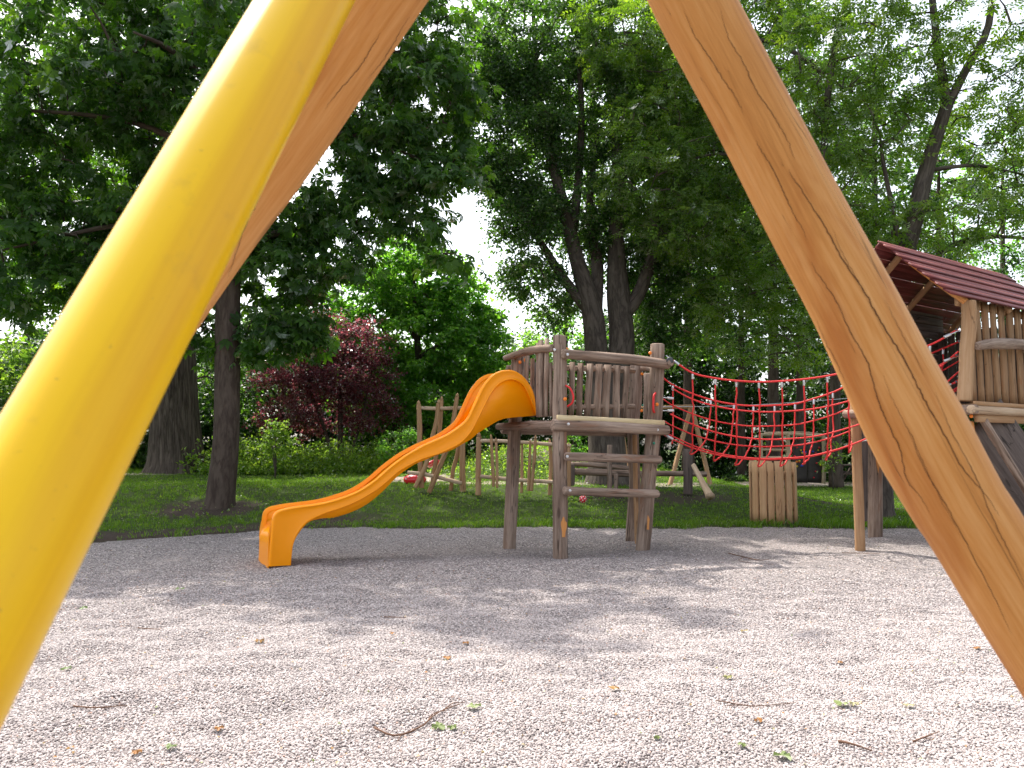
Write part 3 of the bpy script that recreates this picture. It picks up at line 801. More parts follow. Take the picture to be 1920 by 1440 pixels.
bl = [B(1180, 60, 17.1, (1.06, 1.06, 0.94), 52), B(1290, 130, 17.4, (1.42, 1.18, 1.18), 77), B(1230, 230, 17.2, (1.06, 1.06, 0.83), 45), B(1230, 330, 17.1, (0.94, 0.94, 0.71), 37), B(1330, 300, 17.5, (1.3, 1.06, 1.06), 68), B(1280, 420, 17.5, (1.18, 0.94, 0.71), 47), B(1400, 430, 17.9, (1.3, 1.06, 1.06), 68),
      B(1450, 220, 18.1, (1.42, 1.3, 1.42), 77), B(1360, 30, 17.7, (1.53, 1.18, 1.18), 77), B(1480, 560, 18.3, (1.3, 1.06, 0.83), 50), B(1360, 560, 18.1, (0.94, 0.94, 0.59), 30), B(1450, 660, 18.3, (1.06, 0.83, 0.53), 22), B(1560, 100, 15.5, (1.2, 1.2, 1.3), 62), B(1530, 330, 16, (1.3, 1, 1.2), 52),
      B(1640, 230, 15.8, (0.9, 0.9, 1.1), 34), B(1640, 420, 15.8, (0.7, 0.8, 0.6), 22), B(1640, 20, 15.5, (1, 1, 0.9), 26), B(1740, 420, 15.4, (0.8, 0.8, 0.5), 15), B(1830, 250, 15.8, (0.8, 0.8, 0.7), 16), B(1900, 330, 15.4, (0.8, 0.9, 0.9), 26), B(1880, 150, 15.4, (0.6, 0.8, 0.6), 12), B(1700, 150, 15.6, (0.7, 0.8, 0.8), 16),
      B(1730, 60, 15.2, (0.8, 0.9, 0.7), 14), B(1830, 30, 15.2, (0.8, 0.9, 0.6), 12), B(1950, 60, 15, (0.8, 1, 0.9), 22), B(1820, 400, 15, (0.9, 0.8, 0.35), 16), B(1980, 250, 15, (1, 1, 1.6), 34), B(1500, -150, 17.9, (2.95, 2.6, 1.53), 75), B(1530, 480, 16.5, (1.2, 0.8, 0.9), 40), B(1600, 600, 16.5, (1.1, 0.8, 0.6), 24), B(1330, 200, 18.9, (1.65, 1.18, 1.42), 62), B(1850, -180, 15, (2, 2, 1.2), 40)]
tree('forked_walnut_tree', 'walnut tree with forked dark trunk rising behind the red roof, leaves in feathered rows', b3, lim, bl, 'walnut_leaf', 'pinn', .30, 19, .5, 'bark_grey', droop=.3, flat=.5)

# --- maple in the middle distance and the red leaved plum beside it
Y4 = 27.0
b4 = np.array([P(790, 800, Y4)[0], Y4, float(terrain(P(790, 800, Y4)[0], Y4))])
lim = [([b4 - [0, 0, .1], P(788, 760, Y4), P(785, 680, Y4), P(780, 600, Y4), P(775, 500, Y4)], [.2, .16, .13, .1, .04])]
for a, b_ in (((785, 690), (690, 580)), ((785, 670), (880, 590)), ((782, 640), (720, 520)), ((782, 620), (850, 530)), ((785, 720), (660, 690)), ((785, 720), (900, 690))):
    lim.append(([P(*a, Y4), P((a[0] + b_[0]) / 2, (a[1] + b_[1]) / 2 + 8, Y4), P(*b_, Y4)], [.08, .05, .02]))
bl = [B(780, 520, 27, (1.9, 1.6, 1.0), 75), B(700, 570, 27, (1.5, 1.4, 1.1), 60), B(860, 580, 27, (1.3, 1.3, 1.1), 65), B(780, 640, 26.5, (2.2, 1.6, 1.3), 75), B(880, 680, 26.8, (1.3, 1.2, 1.2), 60), B(700, 690, 27, (1.4, 1.2, 1.2), 50),
      B(760, 470, 27, (.8, .8, .6), 18), B(800, 740, 26.5, (1.9, 1.4, .9), 60), B(910, 620, 27.2, (.6, .7, .8), 20), B(820, 800, 27, (1.5, 1, .7), 28), B(690, 770, 27, (1.2, 1, .8), 25), B(640, 620, 28, (.8, .8, 1), 22)]
tree('maple_tree', 'rounded fresh green maple tree between the red leaved plum and the wooden tower', b4, lim, bl, 'maple_leaf', 'simple', .17, 95, .60, 'bark_grey', thin=1, flat=.5, droop=.2, tilt=1.0)
Y5 = 24.5
b5 = np.array([P(640, 850, Y5)[0], Y5, float(terrain(P(640, 850, Y5)[0], Y5))])
lim = [([b5 - [0, 0, .1], P(638, 780, Y5), P(640, 700, Y5), P(650, 640, Y5)], [.11, .09, .07, .03]), ([b5 + [-.1, 0, 0], P(600, 780, Y5), P(575, 720, Y5), P(560, 680, Y5)], [.07, .06, .05, .02]), ([b5 + [.1, 0, 0], P(680, 780, Y5), P(690, 720, Y5)], [.07, .05, .02])]
bl = [B(652, 635, 24.5, (1.0, .8, .65), 30), B(600, 650, 24.3, (.95, .8, .55), 26), B(555, 690, 24.5, (1.3, .8, .65), 44), B(640, 710, 24.3, (1.35, .9, .75), 52), B(512, 720, 24.5, (.8, .7, .5), 14), B(690, 755, 24.8, (1.1, .8, 1.0), 34),
      B(590, 765, 24.6, (1.3, .8, .9), 36), B(602, 600, 24.6, (.22, .3, .35), 5), B(712, 690, 24.5, (.5, .5, .5), 10), B(540, 780, 24.8, (1.0, .7, .6), 16)]
tree('purple_plum_tree', 'purple leaved plum tree with dark red foliage beside the green maple', b5, lim, bl, 'plum_leaf', 'simple', .10, 90, .60, 'bark_smooth', flat=.7, droop=.15, tilt=.9)

# --- slim trunks standing in the shade, each with its own crown above
def slim(px, base_py_Y, name, label, top=350, r=.15, leaf='thicket_leaf', crown=None, group=None, lean=0, bark='bark_smooth', n=60, size=.16, per=50):
    Y = base_py_Y; x = P(px, 850, Y)[0]
    b = np.array([x, Y, float(terrain(x, Y))])
    lim = [([b - [0, 0, .1], P(px + lean * .3, 800, Y), P(px + lean * .6, 650, Y), P(px + lean, top, Y)], [r * 1.4, r, r * .8, r * .3])]
    cx, cy, rx, rz = crown
    k = Y / FPX
    return tree(name, label, b, lim, [B(cx, cy, Y, (rx * k, rx * k * .7, rz * k), n)], leaf, 'simple', size, per, .7, bark, group=group, thin=2, m=8)
slim(1566, 27.0, 'park_tree', 'slim shaded tree between the climbing wall and the picnic table', 450, .2, crown=(1560, 520, 110, 130), n=90)
slim(1500, 31, 'park_tree', 'shaded tree directly behind the climbing wall', 430, .17, crown=(1480, 560, 130, 130), n=90)
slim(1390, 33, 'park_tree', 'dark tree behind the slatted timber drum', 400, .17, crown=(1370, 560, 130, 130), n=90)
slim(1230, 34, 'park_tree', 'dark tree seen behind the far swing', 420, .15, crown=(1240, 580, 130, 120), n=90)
slim(985, 38, 'park_tree', 'sunlit pale green tree low in the gap left of the tower', 640, .15, leaf='bright_leaf', crown=(985, 690, 75, 70), n=70, size=.2, per=45)
slim(1060, 36, 'park_tree', 'light green tree behind the tower railing', 560, .15, leaf='maple_leaf', crown=(1070, 650, 90, 80), n=70)
slim(1760, 32, 'park_tree', 'dark tree behind the playhouse, nearest to its post', 300, .2, crown=(1760, 560, 160, 180), n=110)
slim(1450, 30, 'park_tree', 'tall dense tree rising behind the net bridge', 100, .25, leaf='small_leaf', crown=(1440, 280, 250, 290), n=240, size=.2, per=60)
slim(1640, 33, 'park_tree', 'tall dense tree far behind the forked trunk', 100, .25, leaf='small_leaf', crown=(1660, 330, 190, 260), n=260, size=.2, per=50)
slim(1110, 33, 'park_tree', 'tall dense tree rising behind the twin stemmed tree', 60, .25, leaf='small_leaf', crown=(1110, 210, 240, 270), n=210, size=.2, per=60)
slim(1290, 32, 'park_tree', 'tall dark tree between the twin stemmed tree and the net bridge', 60, .22, leaf='thicket_leaf', crown=(1290, 330, 150, 260), n=130, size=.2, per=60)
slim(1880, 36, 'park_tree', 'sunlit tree above the playhouse roof at the edge of the view', 300, .2, leaf='maple_leaf', crown=(1880, 400, 170, 170), n=170)
slim(50, 26, 'park_tree', 'low yellow green tree beyond the yellow tube at the far left', 620, .15, leaf='bright_leaf', crown=(60, 680, 120, 70), n=60)
slim(200, 34, 'park_tree', 'dark tree behind the yellow tube', 300, .2, crown=(180, 560, 170, 160), n=110, size=.2)
slim(480, 35, 'park_tree', 'dark tree behind the slim chestnut trunk', 500, .16, crown=(480, 680, 110, 90), n=80, size=.2)
slim(735, 29, 'park_tree', 'slender dark trunk under the maple', 640, .10, crown=(740, 730, 70, 50), n=30)
slim(600, 30, 'park_tree', 'dark small tree behind the purple plum', 620, .10, crown=(610, 740, 90, 70), n=50)

# --- dense dark thicket closing the view, and sunny weeds in front of it
def mass(name, label, cat, boxes, leaf, kind, size, per, cr):
    C = []
    for (x0, x1, y0, y1, z0, z1, n) in boxes:
        C.append(np.stack([RNG.uniform(x0, x1, n), RNG.uniform(y0, y1, n), z0 + (z1 - z0) * RNG.random(n)], 1))
    C = np.concatenate(C)
    C[:, 2] += terrain(C[:, 0], C[:, 1])
    A = RNG.normal(0, .5, C.shape)
    V, F, r = crown_mesh(C, A, kind, size, per, cr, .6, 5, .2)
    o = mk(name, V, F, M[leaf], rnd=r, smooth=False)
    return tag(o, label, cat, kind='stuff')
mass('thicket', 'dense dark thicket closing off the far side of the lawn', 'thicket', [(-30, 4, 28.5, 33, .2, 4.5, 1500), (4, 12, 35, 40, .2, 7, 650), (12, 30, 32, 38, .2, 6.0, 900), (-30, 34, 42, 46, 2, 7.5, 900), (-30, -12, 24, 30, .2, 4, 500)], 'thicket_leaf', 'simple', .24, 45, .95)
def weeds(name, label, n, fx, leaf, hmin, hmax, size, per, seed=1):
    x, y = fx(n); z = terrain(x, y)
    H = hmin + (hmax - hmin) * RNG.random(n) ** 2.2 * (0.45 + 0.55 * (0.5 + 0.5 * np.sin(x * 2.1 + y) * np.sin(x * .9 + 2))) * 1.5
    C = np.stack([x, y, z + H * .5], 1)
    s = RNG.random((n, per, 1))
    pos = C[:, None, :] + RNG.normal(0, 1, (n, per, 3)) * np.array([.13, .13, 0]) + np.stack([np.zeros((n, per)), np.zeros((n, per)), (RNG.random((n, per)) - .5) * H[:, None]], -1)
    tip = RNG.normal(0, .7, pos.shape) + np.array([0, 0, .55])
    V, F, r = scatter_leaves(pos.reshape(-1, 3), tip.reshape(-1, 3), size, 'simple', np.clip(RNG.normal(.5, .3, n * per), 0, 1), .9)
    o = mk(name, V, F, M[leaf], rnd=r, smooth=False)
    return tag(o, label, 'weeds', kind='stuff')
weeds('tall_weeds', 'tall sunlit weeds and nettles in front of the thicket', 1300, lambda n: (RNG.uniform(-9.5, -1.8, n), RNG.uniform(22.6, 27.5, n)), 'bright_leaf', .15, 1.0, .12, 24)
weeds('mound_herbs', 'sparse yellow green herbs on the sandy mound behind the pole frames', 330, lambda n: (RNG.normal(.4, 1.3, n), RNG.normal(22, 1.1, n)), 'bright_leaf', .08, .3, .08, 16)
weeds('lawn_weeds', 'broad leaved low weeds dotted through the lawn', 700, lambda n: (RNG.uniform(-9, 10, n), 14.2 + 12 * RNG.random(n) ** 1.4), 'grass_blade', .04, .13, .05, 8)
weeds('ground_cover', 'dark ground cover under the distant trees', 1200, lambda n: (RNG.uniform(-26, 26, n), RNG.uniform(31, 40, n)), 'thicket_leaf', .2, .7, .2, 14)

def shrub(px, py, Y, r, n, leaf, name, label, size=.1, per=30, stems=5):
    x = P(px, py, Y)[0]; b = np.array([x, Y, float(terrain(x, Y))]); c = P(px, py, Y)
    lim = [([b, (b + c) / 2 + RNG.normal(0, .08, 3), c + RNG.normal(0, r * .5, 3)], [.02, .014, .006]) for _ in range(stems)]
    return tree(name, label, b, lim, [(c, (r, r, max(r * .8, (c[2] - b[2]) * .5)), n)], leaf, 'simple', size, per, .28, 'bark_grey', 'shrub', thin=1, m=6, rmax=.012)
shrub(518, 825, 21.5, .42, 26, 'bright_leaf', 'young_shrub', 'small bright green shrub standing in the weeds right of the slim trunk')
shrub(745, 832, 22.5, .6, 30, 'maple_leaf', 'leafy_shrub', 'leafy green shrub behind the middle of the orange slide')
shrub(470, 850, 24.0, .5, 26, 'bright_leaf', 'low_shrub', 'low pale shrub with a dry brown patch beside the slim trunk')
shrub(1075, 820, 20.5, .35, 14, 'maple_leaf', 'climbing_shrub', 'bright leaves showing under the tower deck beside the thick stem')
shrub(1560, 850, 26.0, .35, 10, 'bright_leaf', 'sapling', 'small yellow green sapling right of the climbing wall', size=.12, per=16)

# ------------------------------------------------------------ A-frame right at the camera
apex = P(1059, -475, 1.5)
fr = root('swing_frame', (apex[0], 1.5, 0), 'peeled round timber swing frame whose two leaning legs frame the whole view', 'swing frame')
YA = 1.5
rp = [(1025, -545), (1059, -475), (1178, -240), (1297, 0), (1403, 200), (1507, 400), (1600, 570), (1665, 700), (1711, 790), (1742, 850), (1793, 940), (1823, 985), (1912, 1130), (2015, 1290), (2260, 1690), (2500, 2120), (2560, 2215)]
rw = [150, 150, 158, 168, 166, 172, 178, 188, 198, 198, 190, 188, 186, 190, 200, 205, 205]
path = [P(a, b, YA) for a, b in rp]
rad = [w * .88 / 2 / FPX * YA for w in rw]
def hero(path, rad, name, label):
    V, F, g = log(path, rad, m=56, n=110, amp=0.035, bevel=.012, nf=1.6)
    o = mk(name, V, F, M['post_wood'], fr, gc=g, label=label)
    return o, BVHTree.FromPolygons([tuple(v) for v in V], F)
def crack(o, bvh, pts, w):
    """a drying crack in the timber: an open dark split that follows the surface, widest in its middle"""
    pts = [(a + RNG.normal(0, 1.2), b) for a, b in pts]
    q = spline(np.array([(a, b, 0) for a, b in pts]), len(pts) * 9)[:, :2]
    T = np.gradient(q, axis=0); T /= np.linalg.norm(T, axis=1)[:, None]
    N_ = np.stack([-T[:, 1], T[:, 0]], 1); n = len(q); L = []; K = []
    ww = w * .55 * np.sin(np.linspace(0.03, math.pi - .03, n)) ** .6 * (0.75 + .5 * RNG.random(n))
    q = q + N_ * (RNG.normal(0, .7, n) + 1.5 * np.sin(np.linspace(0, n * .25, n)))[:, None]
    org = Vector((0, 0, EYE)); V = []
    for i in range(n):
        row = []
        for s_ in (-.5, 0, .5):
            px, py = q[i] + N_[i] * ww[i] * s_
            dd = Vector(P(px, py, 1.5)) - org; dd.normalize()
            h = bvh.ray_cast(org, dd)
            if h[0] is None: break
            row.append(np.array(h[0] - dd * .0015))
        if len(row) == 3: V += row
    k = len(V) // 3
    F = [(i * 3 + j, i * 3 + j + 1, i * 3 + j + 4, i * 3 + j + 3) for i in range(k - 1) for j in range(2)]
    if k > 3: mk('crack', np.array(V), F, M['crack_dark'], o)
ro, rb = hero(path, rad, 'post', 'right leg of orange peeled wood with long dark drying cracks')
lp = [(1110, -538), (1056, -468), (880, -235), (705, 0), (533, 250), (413, 410), (294, 575), (192, 720), (118, 820), (-60, 1060), (-400, 1520), (-860, 2140), (-910, 2215)]
lo_, lb_ = hero([P(a, b, YA + .19) for a, b in lp], [.082, .082, .085, .094, .094, .094, .097, .10, .10, .102, .105, .105, .105], 'post', 'left leg in warm peeled wood behind the yellow tube')
for pts, w in (([(1478, 318), (1490, 335), (1520, 385), (1555, 440), (1590, 500), (1625, 555), (1655, 602), (1687, 664), (1724, 725), (1744, 770), (1777, 827), (1806, 877), (1847, 930), (1874, 968)], 4.4),
               ([(1418, 262), (1430, 285), (1460, 345), (1490, 400), (1512, 450)], 2.8), ([(1522, 490), (1535, 515), (1560, 555), (1589, 610), (1621, 672), (1642, 733), (1662, 782), (1683, 840), (1699, 893), (1724, 930), (1742, 962)], 3.4),
               ([(1350, 20), (1370, 75), (1395, 120), (1420, 170), (1450, 220), (1480, 270), (1492, 300)], 2.6), ([(1282, 18), (1310, 75), (1345, 135), (1375, 175), (1392, 215)], 2.6),
               ([(1752, 735), (1790, 820), (1830, 900), (1870, 985), (1905, 1060), (1940, 1130)], 2.2), ([(1700, 800), (1740, 890), (1790, 980), (1850, 1090), (1895, 1190)], 2.4), ([(1655, 700), (1690, 780), (1722, 850), (1760, 930), (1800, 1010)], 1.8),
               ([(1560, 430), (1600, 510), (1640, 585)], 1.6), ([(1660, 560), (1700, 640), (1735, 705)], 1.6), ([(1530, 600), (1560, 665), (1590, 730)], 1.5)):
    crack(ro, rb, pts, w)
for pts, w in (([(716, 60), (690, 105), (650, 155), (612, 205)], 2.6), ([(705, 160), (660, 225), (610, 290), (560, 365), (520, 430)], 2.4), ([(508, 322), (490, 360), (468, 405), (446, 470), (425, 520)], 2.6), ([(770, 30), (730, 95), (690, 150)], 1.8)):
    crack(lo_, lb_, pts, w * .9)
mk('bolt', *log([(apex[0], 1.38, apex[2]), (apex[0], 1.80, apex[2])], .014, m=10, amp=0, bevel=.002)[:2], M['steel'], fr)

p0, p1 = P(576, 0, 1.12), P(186, 715, .80)
d = p1 - p0
pth = [p0 - d * 1.22, p0 - d * .6, p0, p0 + d * .5, p1, p1 + d, p1 + d * (p1[2] / -d[2] + .03)]
yp = root('yellow_pole', (pth[-1][0], pth[-1][1], 0), 'thick glossy yellow tube leaning close to the camera in front of the left timber leg', 'pole')
V, F, g = log(pth, .0615, m=64, n=60, amp=.006, bevel=.01)
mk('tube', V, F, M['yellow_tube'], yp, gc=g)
e = pth[-1] - unit(d) * .12
V, F, g = log([e + unit(d) * .10, e - unit(d) * .02], .070, m=32, amp=0, bevel=.006)
mk('foot_collar', V, F, M['dark_steel'], yp, gc=g)

# ------------------------------------------------------------ orange slide
SA = np.array([-2.89, 9.19]); SB = np.array([0.33, 10.38])
SD = (SB - SA) / np.linalg.norm(SB - SA)
SN = np.array([SD[1], -SD[0]])                     # towards the camera
def sl(px, py): return ray_plane(px, py, SA, SD)
rim_px = [(504, 1062), (506, 1036), (508, 1010), (510, 985), (512.5, 968), (519, 959), (530, 954.5), (551, 950), (581, 946), (611, 941), (641, 932), (671, 920), (702, 900), (732, 874), (762, 852), (792, 835), (815, 824.5), (838, 814), (855, 803), (868, 793), (877, 783), (884, 769), (891, 754), (898, 738.5), (905, 725), (913, 714), (921, 705), (931, 698), (942, 694), (955, 693), (965, 694.5), (974, 699), (983, 706), (992, 717), (999, 729), (1004, 744), (1006, 762), (1006.5, 778)]
bot_px = [(546, 1060), (547, 1045), (549, 1028), (555, 1011), (563, 998), (571, 988), (581, 979), (596, 974), (611, 972), (626, 971), (656, 962), (687, 947), (717, 923), (747, 893), (777, 872), (800, 862), (822, 853), (848, 844), (868, 833), (885, 823), (898, 812), (912, 803), (925, 795), (943, 786), (965, 782.5), (985, 781), (1006.5, 779)]
def rs(pts, n):
    p = spline(pts, 400); L = np.concatenate([[0], np.cumsum(np.linalg.norm(np.diff(p, axis=0), axis=1))])
    q = np.linspace(0, L[-1], n)
    return np.stack([np.interp(q, L, p[:, 0]), np.interp(q, L, p[:, 1])], 1)
rim = rs([sl(*p) for p in rim_px], 120); bot = rs([sl(*p) for p in bot_px], 120)
rim[:, 1] = np.maximum(rim[:, 1], -.04); bot[:, 1] = np.maximum(bot[:, 1], -.04)
W_ = 0.60                                           # width of the chute
def W3(s, z, lat):                                  # lat 0 = near wall, positive away from the camera
    s, z, lat = np.broadcast_arrays(np.asarray(s, float), np.asarray(z, float), np.asarray(lat, float))
    s = s - .10 * lat / W_ * (1 - S(0, 1.1, s))
    xy = SA + s[..., None] * SD - lat[..., None] * SN
    return np.concatenate([xy, z[..., None]], -1)
srt = root('slide', (*(SA + SD * 0.1), 0), 'wavy orange plastic slide running down from the wooden tower to the gravel', 'slide')

def wall_strip(lat0, lat1):
    """side wall between rim line and bottom line, 18 mm thick"""
    n = 120; V = []; F = []
    for lat in (lat0, lat1):
        for line in (rim, bot): V.append(W3(line[:, 0], line[:, 1], lat))
    V = np.concatenate(V)
    r0, b0_, r1, b1_ = 0, n, 2 * n, 3 * n
    for i in range(n - 1):
        F += [(r0 + i, b0_ + i, b0_ + i + 1, r0 + i + 1), (r1 + i, r1 + i + 1, b1_ + i + 1, b1_ + i), (r0 + i, r0 + i + 1, r1 + i + 1, r1 + i), (b0_ + i, b1_ + i, b1_ + i + 1, b0_ + i + 1)]
    F += [(r0, r1, b1_, b0_), (r0 + n - 1, b0_ + n - 1, b1_ + n - 1, r1 + n - 1)]
    return V, F
V, F = wall_strip(0.035, 0.053); mk('side_wall', V, F, M['orange_plastic'], srt)
V, F = wall_strip(W_ - .053, W_ - .035); mk('side_wall', V, F, M['orange_plastic'], srt)
def inset(line):
    T = np.gradient(line, axis=0); T /= np.linalg.norm(T, axis=1)[:, None] + 1e-9
    N_ = np.stack([T[:, 1], -T[:, 0]], 1)
    for _ in range(6): N_[1:-1] = (N_[:-2] + N_[1:-1] * 2 + N_[2:]) / 4
    return N_ / (np.linalg.norm(N_, axis=1)[:, None] + 1e-9)
band_px = [(546, 1060), (547.5, 1042), (550, 1022), (557, 1005), (566, 992), (576, 981), (587, 974), (611, 963), (641, 953), (671, 940), (702, 922), (717, 911), (732, 898), (747, 885), (762, 876), (792, 861), (822, 852), (853, 838), (868, 828), (883, 811), (895, 790), (907, 766), (919, 742), (931, 725), (943, 716), (958, 712), (973, 716), (983, 725), (992, 742), (1000, 761), (1006, 776)]
bandl = rs([sl(*p) for p in band_px], 120); bandl[:, 1] = np.maximum(bandl[:, 1], -.04)
def lip(sign, lat0):
    """raised rounded border of the side wall, rolled over at the top"""
    prof = [(.026, .0, .05), (.022, .0, .012), (.010, .0, .0), (-.012, .0, .001), (-.026, .0, .006), (-.037, .0, .014), (-.039, .0, .022), (-.0385, .03, .022), (-.034, .06, .022), (-.033, .5, .0), (-.033, .88, 0), (-.036, .90, 0), (-.0405, .925, 0), (-.0405, .955, 0), (-.036, .985, 0), (-.030, .995, 0), (-.018, 1.0, 0), (.010, 1.0, 0)]
    N_ = inset(rim); V = []
    for a, q, dd in prof:
        pt = rim * (1 - q) + bandl * q + N_ * dd
        V.append(W3(pt[:, 0], pt[:, 1], lat0 + sign * a))
    V = np.array(V); k, n = V.shape[:2]
    F = []
    for j in range(k - 1):
        for i in range(n - 1):
            f = (j * n + i, j * n + i + 1, (j + 1) * n + i + 1, (j + 1) * n + i)
            F.append(f if sign > 0 else f[::-1])
    return V.reshape(-1, 3), F
V, F = lip(1, 0.036); mk('rim', V, F, M['orange_plastic'], srt)
V, F = lip(-1, W_ - .036); mk('rim', V, F, M['orange_plastic'], srt)
# chute bed: follows the underside, rolls over at the foot and closes its front
bs = np.linspace(.12, 3.36, 90)
o_ = np.argsort(bot[:, 0]); bz = np.interp(bs, bot[o_, 0], bot[o_, 1])
zfoot = sl(508, 1003)[1]
bz = np.where(bs < .62, np.interp(bs, [.12, .62], [zfoot + .02, np.interp(.62, bot[o_, 0], bot[o_, 1]) + .03]), bz + .03)
for _ in range(4): bz[1:-1] = (bz[:-2] + bz[1:-1] * 2 + bz[2:]) / 4
roll = np.array([(.045, -.04), (.043, .1), (.043, zfoot - .12), (.052, zfoot - .05), (.072, zfoot - .005), (.095, zfoot + .012)])
bed = np.vstack([roll, np.stack([bs, bz], 1)])
prof = [(.052, .12), (.056, .05), (.075, .018), (.11, .004), (.28, 0), (.45, .004), (W_ - .075, .018), (W_ - .056, .05), (W_ - .052, .12)]
V = []
Nb = -inset(bed)
upf = np.concatenate([np.zeros(3), [.1, .3, .6], np.ones(len(bs))])
for lat, up_ in prof:
    q = bed + Nb * (up_ * upf)[:, None]
    V.append(W3(q[:, 0], q[:, 1], lat))
for lat, up_ in reversed(prof):
    q = bed - Nb * .012 + Nb * (up_ * .9 * upf)[:, None]
    V.append(W3(q[:, 0], q[:, 1], lat))
V = np.array(V); k, n = V.shape[:2]; F = []
for j in range(k):
    for i in range(n - 1):
        q = (j + 1) % k
        F.append((j * n + i, q * n + i, q * n + i + 1, j * n + i + 1))
mk('chute', V.reshape(-1, 3), F, M['orange_plastic'], srt)
# seam line and bolts of the far wall
V, F, g = sphere(W3(2.35, 1.52, W_ - .06), .012, 8, 5)
mk('bolt', V, F, M['steel'], srt, gc=g)

# ------------------------------------------------------------ wooden tower
A2, B2, C2, D2 = np.array([.615, 10.0]), np.array([1.81, 10.72]), np.array([-.02, 10.9]), np.array([1.82, 11.7])
tw = root('play_tower', (0.9, 10.8, 0), 'weathered grey wooden play tower with railed deck at the top of the orange slide', 'play tower')
def lg(px_pts, Ys, r, name='post', mat='grey_wood', label=None, parent=None, m=14, amp=.10, bevel=.014, ground=False, n=None, **kw):
    Ys = [Ys] * len(px_pts) if np.ndim(Ys) == 0 else Ys
    pts = [P(a, b, y) for (a, b), y in zip(px_pts, Ys)]
    if ground:
        d_ = pts[-1] - pts[-2]; tz = float(max(terrain(pts[-1][0], pts[-1][1]), 0)) - .12
        if pts[-1][2] > tz: pts.append(pts[-1] + d_ * ((tz - pts[-1][2]) / d_[2]))
    V, F, g = log(pts, r, m=m, amp=amp, bevel=bevel, n=n, **kw)
    return mk(name, V, F, M[mat], parent or tw, gc=g, label=label)
pA = lg([(1049, 629), (1050, 700), (1049, 790), (1050, 900), (1051, 1042)], 10.0, [.085, .088, .092, .098, .10], ground=True, m=18)
pB = lg([(1233, 645), (1231, 720), (1226, 800), (1216, 900), (1206, 1028)], 10.72, [.098, .10, .105, .10, .095], ground=True, m=18)
pC = lg([(975, 660), (972, 720), (965, 800), (961, 900), (955, 1025)], [10.9] * 5, [.085, .09, .092, .092, .09], ground=True, m=16)
pD = lg([(1193, 680), (1192, 740), (1186, 800), (1190, 900), (1184, 1012)], 11.7, [.09, .105, .085, .09, .085], ground=True, m=16, amp=.2)
lg([(1216, 700), (1213, 790)], 11.15, [.07, .06], name='post', m=12, amp=.25)
lg([(1190, 815), (1192, 920), (1194, 1000)], 11.35, [.035, .035, .035], name='brace', mat='tan_wood', m=8, ground=True)
# broken bark patches where the outer wood came off
def patch(px, py, Y, w, h, r, parent, name='bare_wood_patch'):
    c = P(px, py, Y)
    V, F = [], []
    n = 14
    V.append(c + [0, -r - .004, 0])
    for i in range(n):
        a = 2 * math.pi * i / n
        k = 1 + .3 * math.sin(3 * a + px)
        V.append(c + [w * math.cos(a) * k, -math.sqrt(max(r * r - (w * math.cos(a) * k) ** 2, 0)) - .003, h * math.sin(a) * (1 + .2 * math.sin(5 * a))])
    for i in range(n): F.append((0, 1 + i, 1 + (i + 1) % n))
    V = np.array(V)
    mk(name, V, F, M['orange_wood'], parent, gc=V)
patch(1056, 988, 10.0, .035, .13, .098, pA)
patch(1212, 979, 10.72, .028, .10, .096, pB)
# deck beams
lg([(1036, 797), (1140, 800), (1252, 807)], [9.86, 10.2, 10.62], [.085, .075, .072], 'deck_beam', m=14, n=14)
lg([(1058, 797), (1000, 798), (933, 800)], [9.93, 10.35, 10.95], [.062, .064, .05], 'deck_beam', m=14, n=12)
lg([(1246, 806), (1225, 812)], [10.6, 11.8], .06, 'deck_beam', m=12)
lg([(940, 806), (1195, 812)], [11.05, 11.85], .06, 'deck_beam', m=12)
# deck boards (one floor), fresh edge board
zt = P(1045, 789, 9.9)[2]
fl = MB()
for i in range(9):
    t_ = (i + .5) / 9
    a = np.array([*(A2 + (C2 - A2) * t_ * 1.02), zt - .02 + RNG.uniform(-.003, .003)]); b = np.array([*(B2 + (D2 - B2) * t_ * 1.02), zt - .04])
    u = unit(b - a); V, F, g = board(a - u * .02, b + u * .05, .118, .035, (0, 0, 1), .003); fl.add((V, F, g))
fl.build('deck_boards', M['grey_wood'], tw)
a, b = P(1045, 783, 9.86), P(1245, 793, 10.6)
mk('edge_board', *(lambda q: (q[0], q[1], M['new_board'], tw))(board(a, b, .045, .07, (0, 0, 1))), gc=board(a, b, .045, .07, (0, 0, 1))[2], label='pale new board along the front edge of the deck')
# handrails
lg([(1055, 663), (1110, 668), (1180, 674), (1255, 684)], [9.86, 10.1, 10.4, 10.6], [.062, .066, .068, .066], 'handrail', n=16)
lg([(1036, 653), (1010, 655), (980, 661), (946, 672)], [9.95, 10.25, 10.6, 11.0], [.052, .056, .054, .04], 'handrail', n=14, label='curved dark log rail above the slide entry')
lg([(1258, 680), (1232, 690), (1196, 690)], [10.5, 11.1, 11.8], .05, 'handrail')
lg([(1196, 692), (1050, 690), (950, 690)], [11.8, 11.4, 11.05], .042, 'cross_rail')
# rungs
lg([(1060, 856), (1130, 858), (1238, 862)], [9.80, 10.05, 10.52], [.056, .058, .056], 'rung', n=10)
lg([(1057, 920), (1130, 923), (1233, 926)], [9.80, 10.05, 10.52], [.055, .057, .056], 'rung', n=10)
